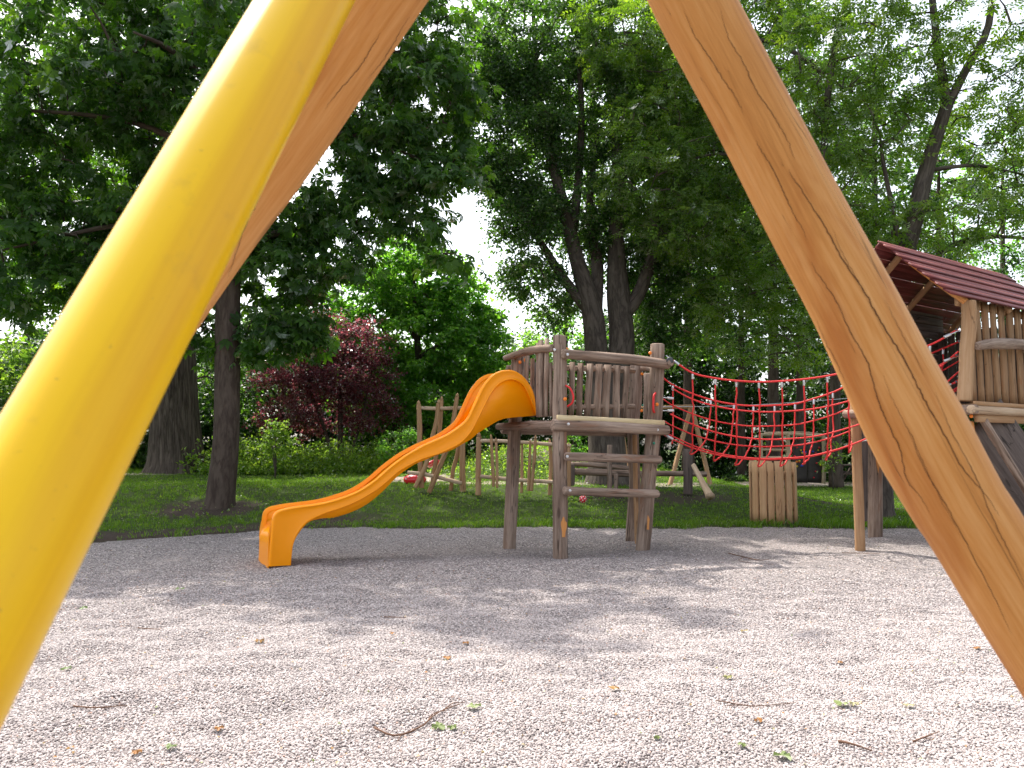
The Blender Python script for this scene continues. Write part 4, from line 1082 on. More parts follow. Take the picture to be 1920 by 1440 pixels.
# inside cross rails and balusters
lg([(1056, 690), (1120, 692), (1190, 696)], [10.12, 10.4, 10.75], .035, 'cross_rail', n=8)
lg([(1056, 764), (1120, 763), (1190, 762)], [10.12, 10.4, 10.75], .035, 'cross_rail', n=8)
def bal(x0, y0, x1, y1, w, Y, t_=.035, mat='grey_wood', name='baluster', face=(-.5, -.86, 0)):
    a, b = P(x1, y1, Y), P(x0, y0, Y)
    V, F, g = board(a, b, w, t_, face, .006, taper=(1, .93))
    return mk(name, V, F, M[mat], tw, gc=g)
for x0, y0, x1, y1, w in ((1074, 679, 1070, 782, .075), (1089, 681, 1085, 783, .085), (1106, 682, 1101, 784, .09), (1123, 683, 1119, 785, .10), (1139, 684, 1135, 785, .105), (1157, 685, 1155, 787, .10), (1175, 687, 1170, 788, .085)):
    bal(x0, y0, x1, y1, w, 10.05 + (x0 - 1060) / 130 * .62)
for x0, y0, x1, y1, w, Y in ((1014, 638, 1012, 782, .085, 10.22), (1025, 635, 1024, 781, .075, 10.13), (1009, 643, 1008, 782, .05, 10.3), (999, 672, 997, 782, .075, 10.62), (1019, 645, 1018, 782, .07, 10.24), (1033, 680, 1033, 781, .05, 10.1), (989, 667, 986, 770, .08, 10.7), (962, 668, 958, 780, .06, 11.0)):
    bal(x0, y0, x1, y1, w, Y, face=(-.8, -.6, 0))
bal(1006, 680, 1004, 781, .09, 11.1, mat='dark_wood'); 
def cap(px, py, Y, r=.024, mat='orange_cap', name='bolt_cap', parent=None):
    V, F, g = sphere(P(px, py, Y), r, 12, 8, (1, .7, 1)); return mk(name, V, F, M[mat], parent or tw, gc=g)
for q in ((1059.5, 748, 9.90), (1232, 758, 10.61), (1204, 701, 11.6), (1203, 770, 11.6), (975, 679, 10.81), (984, 675, 10.85), (971, 804, 10.81), (1219, 662, 10.64), (1063, 655, 10.0)):
    cap(*q)
for q in ((1205, 760, 11.6), (1226, 831, 10.61)): cap(*q, r=.019, mat='green_cap')
for q in ((1064.5, 664.5, 9.80), (1248, 679, 10.53), (1066, 795, 9.77), (1233, 806, 10.46), (1064, 856, 9.74), (1232, 862, 10.45), (1069, 920, 9.74), (1226, 926, 10.45), (1040, 656, 9.9)):
    V, F, g = log([P(*q), P(*q) + [0, .05, 0]], .018, m=10, amp=0, bevel=.003); mk('bolt', V, F, M['steel'], tw, gc=g)
def rope(pts, r, n=None, mat='red_rope', name='rope', parent=None, m=7):
    V, F, g = log(pts, r, m=m, amp=.03, nf=25, bevel=.002, n=n or max(6, len(pts) * 6))
    return mk(name, V, F, M[mat], parent, gc=g)
rope([P(1061, 723, 9.93), P(1069, 728, 9.87), P(1075, 742, 9.85), P(1073, 755, 9.87), P(1064, 762, 9.93)], .013, 14, name='grab_handle', parent=tw)
rope([P(1229, 737, 10.61), P(1226, 742, 10.57), P(1225, 756, 10.56), P(1225, 769, 10.57), P(1227, 773, 10.62)], .016, 14, name='grab_handle', parent=tw)

# ------------------------------------------------------------ rope net bridge
bx = P(1450, 800, 10.9)
nb = root('rope_net_bridge', (bx[0], bx[1], 0), 'sagging red rope net bridge hung between the wooden tower and the red roofed playhouse', 'rope bridge')
near = spline([P(1262, 676, 10.62), P(1298, 699, 10.55), P(1340, 709, 10.5), P(1382, 714, 10.42), P(1424, 716, 10.35), P(1466, 714.5, 10.27), P(1507, 711, 10.2), P(1550, 705, 10.1), P(1592, 696, 10.0), P(1650, 682, 9.88), P(1745, 646, 9.68), P(1796, 618, 9.52)], 120)
far = spline([P(1243, 708, 11.5), P(1262, 722, 11.5), P(1298, 738, 11.45), P(1335, 750, 11.4), P(1375, 758, 11.35), P(1412, 761, 11.3), P(1452, 760, 11.25), P(1491, 757, 11.2), P(1527, 747, 11.1), P(1563, 735, 11.05), P(1598, 719, 11.0), P(1660, 697, 10.9), P(1740, 665, 10.75), P(1800, 640, 10.6)], 120)
bottom = spline([P(1241, 813, 11.0), P(1262, 824, 11.0), P(1298, 840, 10.98), P(1340, 852, 10.95), P(1382, 859, 10.9), P(1424, 862, 10.85), P(1466, 861, 10.8), P(1507, 858, 10.7), P(1550, 849, 10.6), P(1592, 836, 10.5), P(1640, 815, 10.4), P(1700, 785, 10.25), P(1796, 728, 10.05)], 120)
def at_x(line, X): return np.array([np.interp(X, line[:, 0], line[:, k]) for k in range(3)])
def UX(w, a, b, c):
    """cross-section of the trough: w 0 near rope, 1 far rope"""
    lo = b - [0, 0, .02]
    def side(e, h, v): return np.array([e[0] * h + b[0] * (1 - h), e[1] * h + b[1] * (1 - h), e[2] * v + b[2] * (1 - v)])
    k = np.array([a, side(a, .93, .68), side(a, .80, .36), side(a, .42, .075), lo, side(c, .42, .075), side(c, .80, .36), side(c, .93, .68), c])
    q = spline(k, 81)
    return q[np.clip((np.asarray(w) * 80).astype(int), 0, 80)]
Xs = np.linspace(0, 1, 40)
def section(f, w):
    a = near[int(f * 119)]; c = far[int(f * 119)]; b = bottom[int(f * 119)]
    return UX(w, a, b, c)
RR = .0105
for w in (0.0, .15, .29, .43, .57, .71, .85, 1.0):
    if w == 0: pts = near
    elif w == 1: pts = far
    else: pts = np.array([section(f, w) for f in np.linspace(0, 1, 60)])
    rope(pts, RR * (1.25 if w in (0, 1) else 1), 90, name='long_rope', parent=nb)
# cross ropes: each a U hanging from a ferrule on the near rope to one on the far rope
nx = [1298, 1340, 1382, 1424, 1466, 1507, 1550, 1590, 1637, 1688, 1745]
fx = [1335, 1375, 1412, 1452, 1491, 1527, 1563, 1598, 1650, 1706, 1770]
def on(line, px):
    # point of a rope curve that shows at photo column px
    q = CX + FPX * line[:, 0] / (line[:, 1] * math.cos(TH) + (line[:, 2] - EYE) * math.sin(TH))
    i = int(np.argmin(abs(q - px))); return line[i], i
def ferrule(p, dr, parent=nb, r=.017, L=.075):
    dr = unit(dr); V, F, g = log([p + dr * .012, p + dr * (L + .012)], r, m=10, amp=0, bevel=.003)
    mk('ferrule', V, F, M['steel'], parent, gc=g)
for i, (a_, c_) in enumerate(zip(nx, fx)):
    a, ia = on(near, a_); c, ic = on(far, c_)
    b = bottom[min(119, int((ia + ic) / 2))] - [0, 0, .075]
    q = UX(np.linspace(0, 1, 30), a, b, c)
    q = q + (RNG.normal(0, .006, q.shape))
    cr_ = rope(q, RR, 60, name='cross_rope', parent=nb)
    ferrule(a, q[4] - a, cr_); ferrule(c, q[-5] - c, cr_)
# the first short cross rope hangs from the far rope only
c, ic = on(far, 1262); a, ia = on(near, 1264)
q = UX(np.linspace(.45, 1, 20), a, bottom[ic] - [0, 0, .05], c); rope(q, RR, 40, name='cross_rope', parent=nb); ferrule(c, q[-4] - c)
def shackle(p, dr, L=.16, parent=nb):
    dr = unit(dr); ferrule(p, dr, parent, .020, .09)
    V, F, g = log([p - dr * .12, p + dr * .02], .008, m=8, amp=0, bevel=.001); mk('chain_link', V, F, M['steel'], parent, gc=g)
shackle(near[0], near[4] - near[0]); shackle(P(1250, 770, 10.95), (1, 0, 0)); shackle(P(1250, 817, 10.9), bottom[6] - bottom[0]); shackle(P(1250, 746, 11.3), (1, 0, -.1))
shackle(P(1784, 626, 9.52), (-1, 0, -.45)); shackle(P(1784, 672, 9.62), (-1, 0, -.35)); shackle(P(1784, 720, 9.75), (-1, 0, -.3))
rope([P(1752, 690, 9.75), P(1772, 679, 9.68), P(1796, 666, 9.6)], RR, 10, name='long_rope', parent=nb)
rope([P(1700, 742, 9.95), P(1770, 724, 9.8), P(1796, 716, 9.7)], RR, 10, name='long_rope', parent=nb)
V, F, g = log([P(1256, 676, 10.5), P(1256, 676, 10.66)], .05, m=16, amp=0, bevel=.01); mk('anchor_ring', V, F, M['dark_steel'], nb, gc=g)

# ------------------------------------------------------------ red roofed playhouse on stilts, right
e1 = unit(np.array([.825, .565, 0])); e2 = unit(np.array([-.565, .825, 0]))
E0 = P(1775, 548, 9.2)
K0 = P(1655, 459, 9.95)
run = abs(np.dot(K0 - E0, e2)); rise = K0[2] - E0[2]
ph = root('playhouse', (P(1815, 750, 9.5)[0], 9.5, 0), 'raised wooden playhouse with dark red board roof at the right edge of the view', 'playhouse')
LEN = 3.6
def HP(s, t, z): return E0 + e1 * s + e2 * t + np.array([0, 0, z])
nb_ = 11
nrm = unit(np.cross(e1, e2 * run + np.array([0, 0, rise])))
if nrm[2] < 0: nrm = -nrm
rf = MB()
for i in range(nb_):
    t_ = i / (nb_ - 1)
    off = -(i % 2) * .03 + RNG.uniform(-.02, .02)
    a = HP(off - t_ * .05 + .0, run * t_, rise * t_) + nrm * (.018 + .010 * (i % 2)); b = a + e1 * (LEN - off)
    a = a + e1 * ((K0 - E0) @ e1) * t_
    rf.add(board(a, b, .128, .024, unit(nrm + .10 * unit(e2 * run + np.array([0, 0, rise]))), .005, n=16))
rf.build('roof', M['red_board'], ph)
rf = MB()
for i in range(nb_):
    t_ = i / (nb_ - 1)
    o0 = K0 + e2 * (run * t_) + np.array([0, 0, -rise * t_]); n2 = unit(nrm * [1, 1, 1] - 2 * e2 * np.dot(nrm, e2))
    rf.add(board(o0 + n2 * .02 + e2 * .05, o0 + n2 * .02 + e2 * .05 + e1 * LEN, .108, .024, n2, .004, n=8))
rf.build('roof', M['red_board'], ph)
# rafters under the roof
for s in (.42, 1.6, 3.2):
    a = HP(s + .05, 0.0, -.07); b = K0 + e1 * (s + .02) + [0, 0, -.07]
    V, F, g = log([a, b], .045, m=10); mk('rafter', V, F, M['orange_wood' if s < .5 else 'tan_wood'], ph, gc=g)
    a2 = K0 + e1 * (s + .02) + [0, 0, -.07]; b2_ = a2 + e2 * run + [0, 0, -rise]
    V, F, g = log([a2, b2_], .045, m=10); mk('rafter', V, F, M['tan_wood'], ph, gc=g)
zd = P(1790, 768, 9.45)[2]
c1 = P(1812, 756, 9.5)
def HB(s, t, z): return np.array([c1[0], c1[1], 0]) + e1 * s + e2 * t + np.array([0, 0, z])
D_ = 1.5
lg([(1816, 564), (1817, 610), (1812, 660), (1811, 700), (1808, 752)], 9.5, [.086, .086, .082, .078, .09], mat='tan_wood', parent=ph, m=16, amp=.07)
for (s, t, mt, r) in ((0.05, D_, 'tan_wood', .075), (2.4, 0, 'grey_wood', .09), (2.4, D_, 'dark_wood', .09)):
    V, F, g = log([HB(s, t, 3.2 if t == 0 else 3.2), HB(s, t, zd), HB(s, t, -.1)], r * .9, m=12); mk('post', V, F, M[mt], ph, gc=g)
lg([(1813, 790), (1818, 850), (1822, 905), (1826, 968)], 9.62, .075, 'post', mat='orange_wood', parent=ph, ground=True)
# deck: log beam and boards
V, F, g = log([HB(-.12, -.10, zd), HB(2.6, -.10, zd)], .055, m=12); mk('deck_beam', V, F, M['pale_wood'], ph, gc=g)
V, F, g = board(HB(-.05, -.12, zd + .075), HB(2.6, -.12, zd + .075), .05, .05, (0, 0, 1)); mk('edge_board', V, F, M['tan_wood'], ph, gc=g)
V, F, g = board(HB(0.1, -.06, zd - .10), HB(2.6, -.06, zd - .10), .10, .05, e2); mk('deck_beam', V, F, M['tan_wood'], ph, gc=g)
V, F, g = log([HB(-.06, -.15, zd), HB(-.06, D_ + .1, zd)], .06, m=12); mk('deck_beam', V, F, M['grey_wood'], ph, gc=g)
fb = MB()
for i in range(13):
    t_ = -.02 + i * .122
    fb.add(board(HB(0, t_, zd + .06), HB(2.6, t_, zd + .06), .117, .03, (0, 0, 1)))
fb.build('deck_boards', M['tan_wood'], ph)
# front wall boards with gaps (the middle band sits behind the log rail)
fw = MB()
top_ = E0[2] + float(np.dot(c1 - E0, e2)) * rise / run - .035
for i, (s, w, zt_) in enumerate(((.235, .13, .95), (.43, .12, .93), (.64, .145, .96), (.86, .13, .93), (1.08, .15, .95), (1.32, .16, .95), (1.56, .15, .95), (1.8, .15, .93), (2.05, .16, .95), (2.28, .14, .95))):
    fw.add(board(HB(s + RNG.uniform(-.02, .02), .02, zd + .09), HB(s, .02, top_), w, .035, e2, .006, taper=(1, .9)))
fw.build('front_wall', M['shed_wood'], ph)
V, F, g = log([HB(.06, -.13, zd + .78), HB(.7, -.13, zd + .86), HB(2.6, -.12, zd + .95)], [.052, .072, .07], m=14); mk('rail_log', V, F, M['grey_wood'], ph, gc=g)
V, F, g = board(HB(0, .06, top_ - .06), HB(2.6, .06, top_ - .06), .10, .05, e2); mk('wall_plate', V, F, M['tan_wood'], ph, gc=g)
# back wall of stacked horizontal boards, seen dark through the open gable
bw_ = MB()
for i in range(15):
    z = zd + .12 + i * .115
    bw_.add(board(HB(-.02, D_ - .02, z), HB(2.5, D_ - .02, z), .105, .03, e2, .004))
bw_.build('back_wall', M['dark_wood'], ph)
bw_ = MB()
for i in range(12):
    t_ = D_ - .03 - i * .122
    bw_.add(board(HB(2.5, t_, zd + .08), HB(2.5, t_, 3.2), .105, .03, e1, .004))
bw_.build('end_wall', M['dark_wood'], ph)
# ramp and brace under the deck
V, F, g = board(HB(.55, .1, zd - .12), HB(1.9, -.35, .02), .9, .04, unit(np.array([-.3, -.7, .6]))); mk('climbing_ramp', V, F, M['dark_wood'], ph, gc=g)
V, F, g = log([HB(.30, -.05, zd - .12), HB(1.35, -.5, .0)], .05, m=10); mk('brace', V, F, M['grey_wood'], ph, gc=g)
for q in ((1821, 780, 9.5), (1848, 798, 9.75), (1817, 812, 9.55)): cap(*q, parent=ph)
for q in ((1793, 618, 9.44), (1793, 666, 9.44), (1793, 716, 9.46), (1798, 640, 9.42)): cap(*q, r=.014, mat='dark_steel', name='bolt', parent=ph)

# ------------------------------------------------------------ posts that carry the net on the right
def solo_log(name, label, cat, px_pts, Y, r, mat, group=None, extra=None, **k):
    pts = [P(a, b, Y) for a, b in px_pts]
    rt = root(name, (pts[-1][0], Y, 0 if Y < 13 else float(terrain(pts[-1][0], Y))), label, cat, group)
    V, F, g = log([*pts, pts[-1] + unit(pts[-1] - pts[-2]) * .15], r, m=16, **k)
    mk('shaft', V, F, M[mat], rt, gc=g)
    return rt, pts
rt, pts = solo_log('capped_post', 'round grey brown timber post with slanted metal cap standing at the gravel edge', 'post', [(1640, 822), (1641, 900), (1641, 1005)], 12.2, [.10, .106, .11], 'grey_wood')
def metal_cap(c, r, parent):
    n = 18; V = []; F = []
    for k in range(3):
        for i in range(n):
            a = 2 * math.pi * i / n; rr_ = r * (1.12 if k < 2 else .2)
            z = (0, .02, .055)[k] + (.05 * math.cos(a) if k else .03 * math.cos(a))
            V.append(c + [rr_ * math.cos(a), rr_ * math.sin(a), z])
    for k in range(2):
        for i in range(n): F.append((k * n + i, k * n + (i + 1) % n, (k + 1) * n + (i + 1) % n, (k + 1) * n + i))
    F.append(tuple(range(2 * n, 3 * n))); F.append(tuple(reversed(range(n))))
    mk('metal_cap', np.array(V), F, M['cap_sheet'], parent)
metal_cap(pts[0] + [-.05, 0, -.02], .165, rt)
V = np.array([P(1640, 868, 12.2) + [-.012 + dx, -.104, dz] for dx, dz in ((0, .16), (.03, .12), (.022, .02), (.035, -.05), (.01, -.16), (-.008, -.05), (-.02, .03), (-.012, .10))])
V[:, 1] = P(1640, 868, 12.2)[1] - np.sqrt(.112 ** 2 - (V[:, 0] - P(1640, 868, 12.2)[0]) ** 2)
mk('bare_wood_patch', V, [tuple(range(8))], M['orange_wood'], rt, gc=V)
rt, pts = solo_log('capped_post', 'dark timber post with metal cap behind the right end of the net', 'post', [(1620, 772), (1621, 850), (1623, 960)], 13.2, .09, 'dark_wood')
metal_cap(pts[0] + [-.02, 0, -.02], .11, rt)

# ------------------------------------------------------------ slatted timber drum on the lawn edge
dc = np.array([P(1451, 980, 14.35)[0], 14.35, 0.0])
dr_ = root('slatted_drum', (dc[0], dc[1], 0), 'waist high round drum of upright pale planks with open gaps at the lawn edge', 'timber drum')
zt_ = P(1450, 866, 14.0)[2]
spec = [(-68, .15), (-43, .135), (-23, .11), (-2, .155), (24, .115), (54, .125)]
for a_, w in spec + [(a, .14) for a in range(92, 270, 27)]:
    a = R(a_ - 90); n_ = np.array([math.cos(a), math.sin(a), 0]); c = dc + n_ * .40
    z1 = zt_ + RNG.uniform(-.015, .015)
    V, F, g = board(c + [0, 0, .04], c + [0, 0, z1], w, .035, n_, .004); mk('plank', V, F, M['drum_wood'], dr_, gc=g)
for z in (.3, zt_ - .22):
    a = np.linspace(0, 2 * math.pi, 25); pth = [dc + [math.cos(t) * .365, math.sin(t) * .365, z] for t in a]
    V, F, g = sweep(pth, rrect(.025, .07), caps=False); mk('hoop', V, F, M['tan_wood'], dr_, gc=g)
V, F, g = log([dc + [0, 0, -.05], dc + [0, 0, .06]], .36, m=24, amp=0); mk('base', V, F, M['dark_wood'], dr_, gc=g)

# ------------------------------------------------------------ low pole frames on the mound, left of the tower
def frame(name, label, Y, poles, rails, rad=.05):
    cx = np.mean([p[0][0] for p in poles]); c = P(cx, 900, Y)
    rt = root(name, (c[0], Y, float(terrain(c[0], Y))), label, 'climbing frame')
    for pts, r, dy in poles:
        q = [P(pts[i], pts[i + 1], Y + dy) for i in range(0, len(pts), 2)]
        u = unit(q[-1] - q[-2]); q.append(q[-1] + u * .12)
        n = len(q); V, F, g = log(q, [r * .92] + [r * 1.05] * (n - 1), m=10, amp=.12)
        po = mk('pole', V, F, M['tan_wood'], rt, gc=g)
        tip = q[0]; k = unit(q[0] - q[1])
        V, F, g = sweep([tip - k * .01, tip + k * .06, tip + k * .09], circ(1, 10), [r * .9, r * .55, r * .12], gscale=r); mk('pointed_tip', V, F, M['tan_wood'], po, gc=g)
    for pts, r, dy in rails:
        q = [P(pts[i], pts[i + 1], Y + dy) for i in range(0, len(pts), 2)]
        V, F, g = log(q, r, m=10, amp=.14); mk('rail', V, F, M['pale_wood'], rt, gc=g)
    return rt
frame('pole_climbing_frame', 'tall crooked pole frame partly hidden behind the orange slide', 17.2,
      [((785, 758, 787, 800, 787, 840, 790, 905), .056, 0), ((822, 756, 818, 790, 808, 830, 800, 868, 783, 905), .046, -.12), ((828, 750, 826, 790, 822, 825, 817, 862, 812, 898), .046, .12), ((857, 744, 850, 790, 842, 830, 826, 872, 808, 915), .05, -.12),
       ((862, 800, 858, 850, 850, 880, 846, 912), .045, .14), ((868, 810, 867, 860, 868, 918), .062, 0)],
      [((788, 765, 825, 766, 866, 765), .042, .04), ((764, 886, 800, 890, 866, 906), .044, -.05)])
frame('pole_climbing_frame', 'low pole frame of paired upright sticks seen under the tower deck', 16.6,
      [((898, 818, 897, 860, 897, 918), .058, 0), ((921, 822, 923, 860, 925, 902), .034, -.1), ((930, 828, 932, 870, 932, 904), .030, -.1), ((979, 834, 979, 870, 978, 914), .030, .1), ((994, 832, 993, 870, 991, 910), .032, -.1), ((1004, 823, 1002, 860, 997, 910), .034, -.12), ((1031, 830, 1033, 870, 1031, 918), .038, .08), ((1066, 838, 1066, 880, 1066, 920), .05, 0)],
      [((894, 826, 960, 828, 1071, 836), .040, 0), ((900, 893, 960, 899, 1062, 905), .044, -.02)])
c = P(898, 916, 16.5)

# ------------------------------------------------------------ balance logs and leaning log
bt = root('balance_trail', (P(1200, 905, 17)[0], 17, .45), 'low grey balance trail of horizontal logs on short posts behind the tower', 'balance trail')
for pts, r in (((1066, 870, 1120, 872, 1180, 878), .055), ((1064, 884, 1130, 886, 1220, 890), .075), ((1215, 888, 1260, 888, 1325, 889), .06)):
    q = [P(pts[i], pts[i + 1], 17.0 + (.35 if r < .06 else 0)) for i in range(0, len(pts), 2)]
    V, F, g = log(q, r, m=12, amp=.12); mk('beam', V, F, M['grey_wood'], bt, gc=g)
for pts, r in (((1290, 842, 1290, 880, 1290, 916), .10), ((1143, 834, 1143, 870, 1143, 912), .055), ((1155, 888, 1155, 912), .05), ((1070, 870, 1070, 900), .09), ((1225, 880, 1225, 914), .05)):
    q = [P(pts[i], pts[i + 1], 16.95) for i in range(0, len(pts), 2)]; q.append(q[-1] - [0, 0, .12])
    V, F, g = log(q, r, m=12); mk('post', V, F, M['dark_wood' if r > .08 else 'grey_wood'], bt, gc=g)
q = [P(1300, 872, 16.5), P(1315, 900, 16.0), P(1330, 928, 15.5)]; q.append(q[-1] + unit(q[-1] - q[-2]) * .06)
ll = root('leaning_log', (q[-1][0], q[-1][1], 0.2), 'forked pale grey log leaning down to the grass beside the dark balance post', 'log')
V, F, g = log(q, [.05, .06, .075, .09], m=12, amp=.2); mk('stem', V, F, M['pale_wood'], ll, gc=g)

# ------------------------------------------------------------ far swing
Yw = 20.0
fs = root('far_swing', (P(1290, 900, Yw)[0], Yw, .4), 'slim timber swing seen through the left part of the red net', 'swing')
bm = [P(1165, 766, Yw + .8), P(1235, 764, Yw), P(1302, 762, Yw - .6)]
V, F, g = log(bm, .055, m=10); mk('beam', V, F, M['tan_wood'], fs, gc=g)
for a, b in (((1296, 762, Yw - .6), (1262, 888, Yw - 1.2)), ((1297, 762, Yw - .6), (1331, 905, Yw - 1.2)), ((1170, 768, Yw + .8), (1152, 880, Yw + .5)), ((1160, 768, Yw + .8), (1180, 890, Yw - .2))):
    p0_, p1_ = P(*a), P(*b); tz = float(terrain(p1_[0], p1_[1])) - .1
    p1_ = p0_ + (p1_ - p0_) * ((tz - p0_[2]) / (p1_[2] - p0_[2]))
    V, F, g = log([p0_, p1_], .055, m=10); mk('leg', V, F, M['tan_wood'], fs, gc=g)
zl = root('zip_wire', (P(1420, 760, 15)[0], 15, 1.4), 'thin grey cable stretched behind the red net', 'cable')
rope([P(1236, 763, 14.5), P(1400, 760, 15), P(1620, 745, 15.2)], .008, 20, 'steel', 'cable', zl, 6)

# ------------------------------------------------------------ climbing wall with bamboo coloured frame
Yc = 27.5
cw = root('climbing_wall', (P(1500, 905, Yc)[0], Yc, float(terrain(P(1500, 905, Yc)[0], Yc))), 'dark brown climbing wall with coloured holds and a pale ladder frame beside it', 'climbing wall')
tb = MB()
for x0, x1 in ((1487, 1513.5), (1514.5, 1541)):
    a, b = P((x0 + x1) / 2, 905, Yc), P((x0 + x1) / 2, 831, Yc)
    V, F, g = board(a, b, (x1 - x0) / FPX * Yc, .06, (0, -1, 0)); mk('panel', V, F, M['wall_panel'], cw, gc=g)
for pts, r in (((1424, 815, 1480, 814, 1546, 818), .055), ((1426, 815, 1427, 868), .07), ((1477, 815, 1478, 868), .08), ((1544, 818, 1545, 870, 1544, 907), .07), ((1426, 843, 1477, 844), .045), ((1426, 858, 1477, 858), .05), ((1433, 812, 1500, 811, 1542, 815), .04), ((1427, 868, 1427, 905), .06), ((1478, 868, 1478, 906), .06)):
    dy = .1 if r == .04 else 0
    q = [P(pts[i], pts[i + 1], Yc - .08 + dy * 6) for i in range(0, len(pts), 2)]
    V, F, g = log(q, r, m=10, amp=.12); mk('frame_pole', V, F, M['pale_wood'], cw, gc=g)
hr = random.Random(4)
for i in range(26):
    px, py = hr.uniform(1490, 1539), hr.uniform(838, 898)
    V, F, g = sphere(P(px, py, Yc - .06), hr.uniform(.03, .05), 8, 5, (1, .7, .8))
    mk('hold', V, F, M[hr.choice(['blue_hold', 'yellow_hold', 'red_plastic', 'orange_cap'])], cw, gc=g)
for i in range(6):
    a = P(1486 + i * 8, 818, Yc + .3); b = P(1482 + i * 9, 824, Yc - .3)
    rope([a, (a + b) / 2 - [0, 0, .03], b], .014, 5, 'green_net', 'net_cord', cw, 5)
rope([P(1480, 820, Yc), P(1510, 823, Yc), P(1542, 820, Yc)], .02, 8, 'green_net', 'net_cord', cw, 5)

# ------------------------------------------------------------ picnic tables
def picnic(px, Y, s, label, zt_px, rot=0.0):
    x = P(px, 900, Y)[0]; z = float(terrain(x, Y)); rt = root('picnic_table', (x, Y, z), label, 'picnic table', 'picnic tables under the trees')
    c, sn = math.cos(rot), math.sin(rot)
    def q(a, b, h): return np.array([x + (a * c - b * sn) * s, Y + (a * sn + b * c) * s, z + h * s])
    tp = MB()
    for i in range(5): tp.add(board(q(-.9, -.3 + i * .15, .74), q(.9, -.3 + i * .15, .74), .14 * s, .04, (0, 0, 1)))
    tp.build('table_top', M['dark_wood'], rt)
    for b in (-.68, .68):
        V, F, g = board(q(-.9, b, .45), q(.9, b, .45), .26 * s, .04, (0, 0, 1)); mk('bench', V, F, M['dark_wood'], rt, gc=g)
    for a in (-.6, .6):
        for sg in (-1, 1):
            V, F, g = board(q(a, sg * .72, -.05), q(a, sg * .25, .72), .09 * s, .05, (1, 0, 0)); mk('leg', V, F, M['dark_wood'], rt, gc=g)
        V, F, g = board(q(a + .05, -.75, .41), q(a + .05, .75, .41), .08 * s, .04, (1, 0, 0)); mk('crossbar', V, F, M['dark_wood'], rt, gc=g)
picnic(1604, 30, 1.0, 'dark wooden picnic table in the shade between the trunks, seen end on', 883, .9)
picnic(1688, 31, 1.0, 'second dark picnic table mostly hidden behind the capped post', 883, .5)

# ------------------------------------------------------------ red play things
bc = P(1093, 936, 15.2)
bl_ = root('spotted_ball', (bc[0], bc[1], 0.1), 'small red ball with white spots hanging low behind the tower rungs', 'ball')
V, F, g = sphere(bc, .075, 20, 14); ball_ = mk('ball', V, F, M['red_plastic'], bl_, gc=g)
for i in range(26):
    a = i * 2.4; z = 1 - 2 * (i + .5) / 26; r = math.sqrt(1 - z * z); n_ = np.array([r * math.cos(a), r * math.sin(a), z])
    u = unit(np.cross(n_, [.3, .2, .9])); v = np.cross(n_, u)
    V = [bc + n_ * .0785] + [bc + n_ * .0762 + (u * math.cos(t) + v * math.sin(t)) * .014 for t in np.arange(8) * math.pi / 4]
    mk('white_dot', V, [(0, 1 + k, 1 + (k + 1) % 8) for k in range(8)], M['white_spot'], ball_)
rope([bc + [0, 0, .07], bc + [.0, 0, .45]], .004, 6, 'steel', 'cord', bl_, 5)
tz = float(terrain(*P(780, 895, 19)[:2]))
rp_ = P(778, 890, 19.0)
rt = root('red_toy_seat', (rp_[0], 19, tz), 'low red plastic play seat with curved back beside the sand', 'play seat')
V, F, g = sphere([rp_[0], 19, tz + .10], .26, 18, 10, (1.1, .9, .55)); mk('seat', V, F, M['red_plastic'], rt, gc=g)
V, F, g = sweep(spline([P(784, 888, 19), P(796, 876, 19), P(810, 868, 19.1), P(816, 872, 19.3)], 14), rrect(.34, .06), None, up=(0, 0, 1)); mk('curved_back', V, F, M['red_plastic'], rt, gc=g)
for k in range(5):
    V, F, g = sphere([rp_[0] + .1 * (k - 2), 18.79 + .02 * abs(k - 2), tz + .13 + .05 * (k % 2)], .022, 8, 5, (1, .4, 1)); mk('white_dot', V, F, M['white_spot'], rt, gc=g)

# logs lying on the grass at the right
for nm, lb, a, b, r in (('lying_log', 'brown log lying on the grass below the playhouse at the right edge', (1884, 946, 13.6), (1990, 958, 13.3), .07),):
    pa, pb = P(*a), P(*b); pa[2] = pb[2] = max(.0, float(terrain(pa[0], pa[1]))) + .28
    rt = root(nm, (pa[0], pa[1], .02), lb, 'log')
    V, F, g = log([pa, pb], r, m=14); mk('stem', V, F, M['grey_wood'], rt, gc=g)
    for q in (.12, .85):
        s_ = pa * (1 - q) + pb * q; V, F, g = log([s_ - [0, 0, .05], s_ - [0, 0, .42]], .05, m=10); mk('short_post', V, F, M['grey_wood'], rt, gc=g)

# ------------------------------------------------------------ twigs and fallen leaves on the gravel
def gpt(px, py, h=.017):
    g = G(px, py); return np.array([g[0], g[1], float(gravel_z(g[0], g[1])) + h])
def twig(label, pts, r=.004, side=(), cat='twig'):
    q = [gpt(*p) for p in pts]; q = [v + [0, 0, .004 * (i % 2)] for i, v in enumerate(q)]
    rt = root('twig', q[0], label, cat)
    V, F, g = log(q, [r, r * .8, r * .45], m=6, n=14, amp=.3, nf=30, bevel=.001); mk('stem', V, F, M['twig'], rt, gc=g)
    for s in side:
        V, F, g = log([gpt(*p) for p in s], [r * .6, r * .3], m=5, n=6, amp=.2, bevel=.0008); mk('side_shoot', V, F, M['twig'], rt, gc=g)
twig('longest forked brown twig with shrivelled leaves at the bottom centre', [(701, 1377), (742, 1388), (790, 1368), (820, 1350), (862, 1330)], .0055, [((752, 1385), (745, 1398)), ((800, 1362), (812, 1350), (838, 1345)), ((835, 1342), (850, 1328), (872, 1326))])
twig('reddish straight twig lying at the lower left of the gravel', [(136, 1336), (180, 1337), (238, 1329)], .0042, [((190, 1336), (215, 1332))])
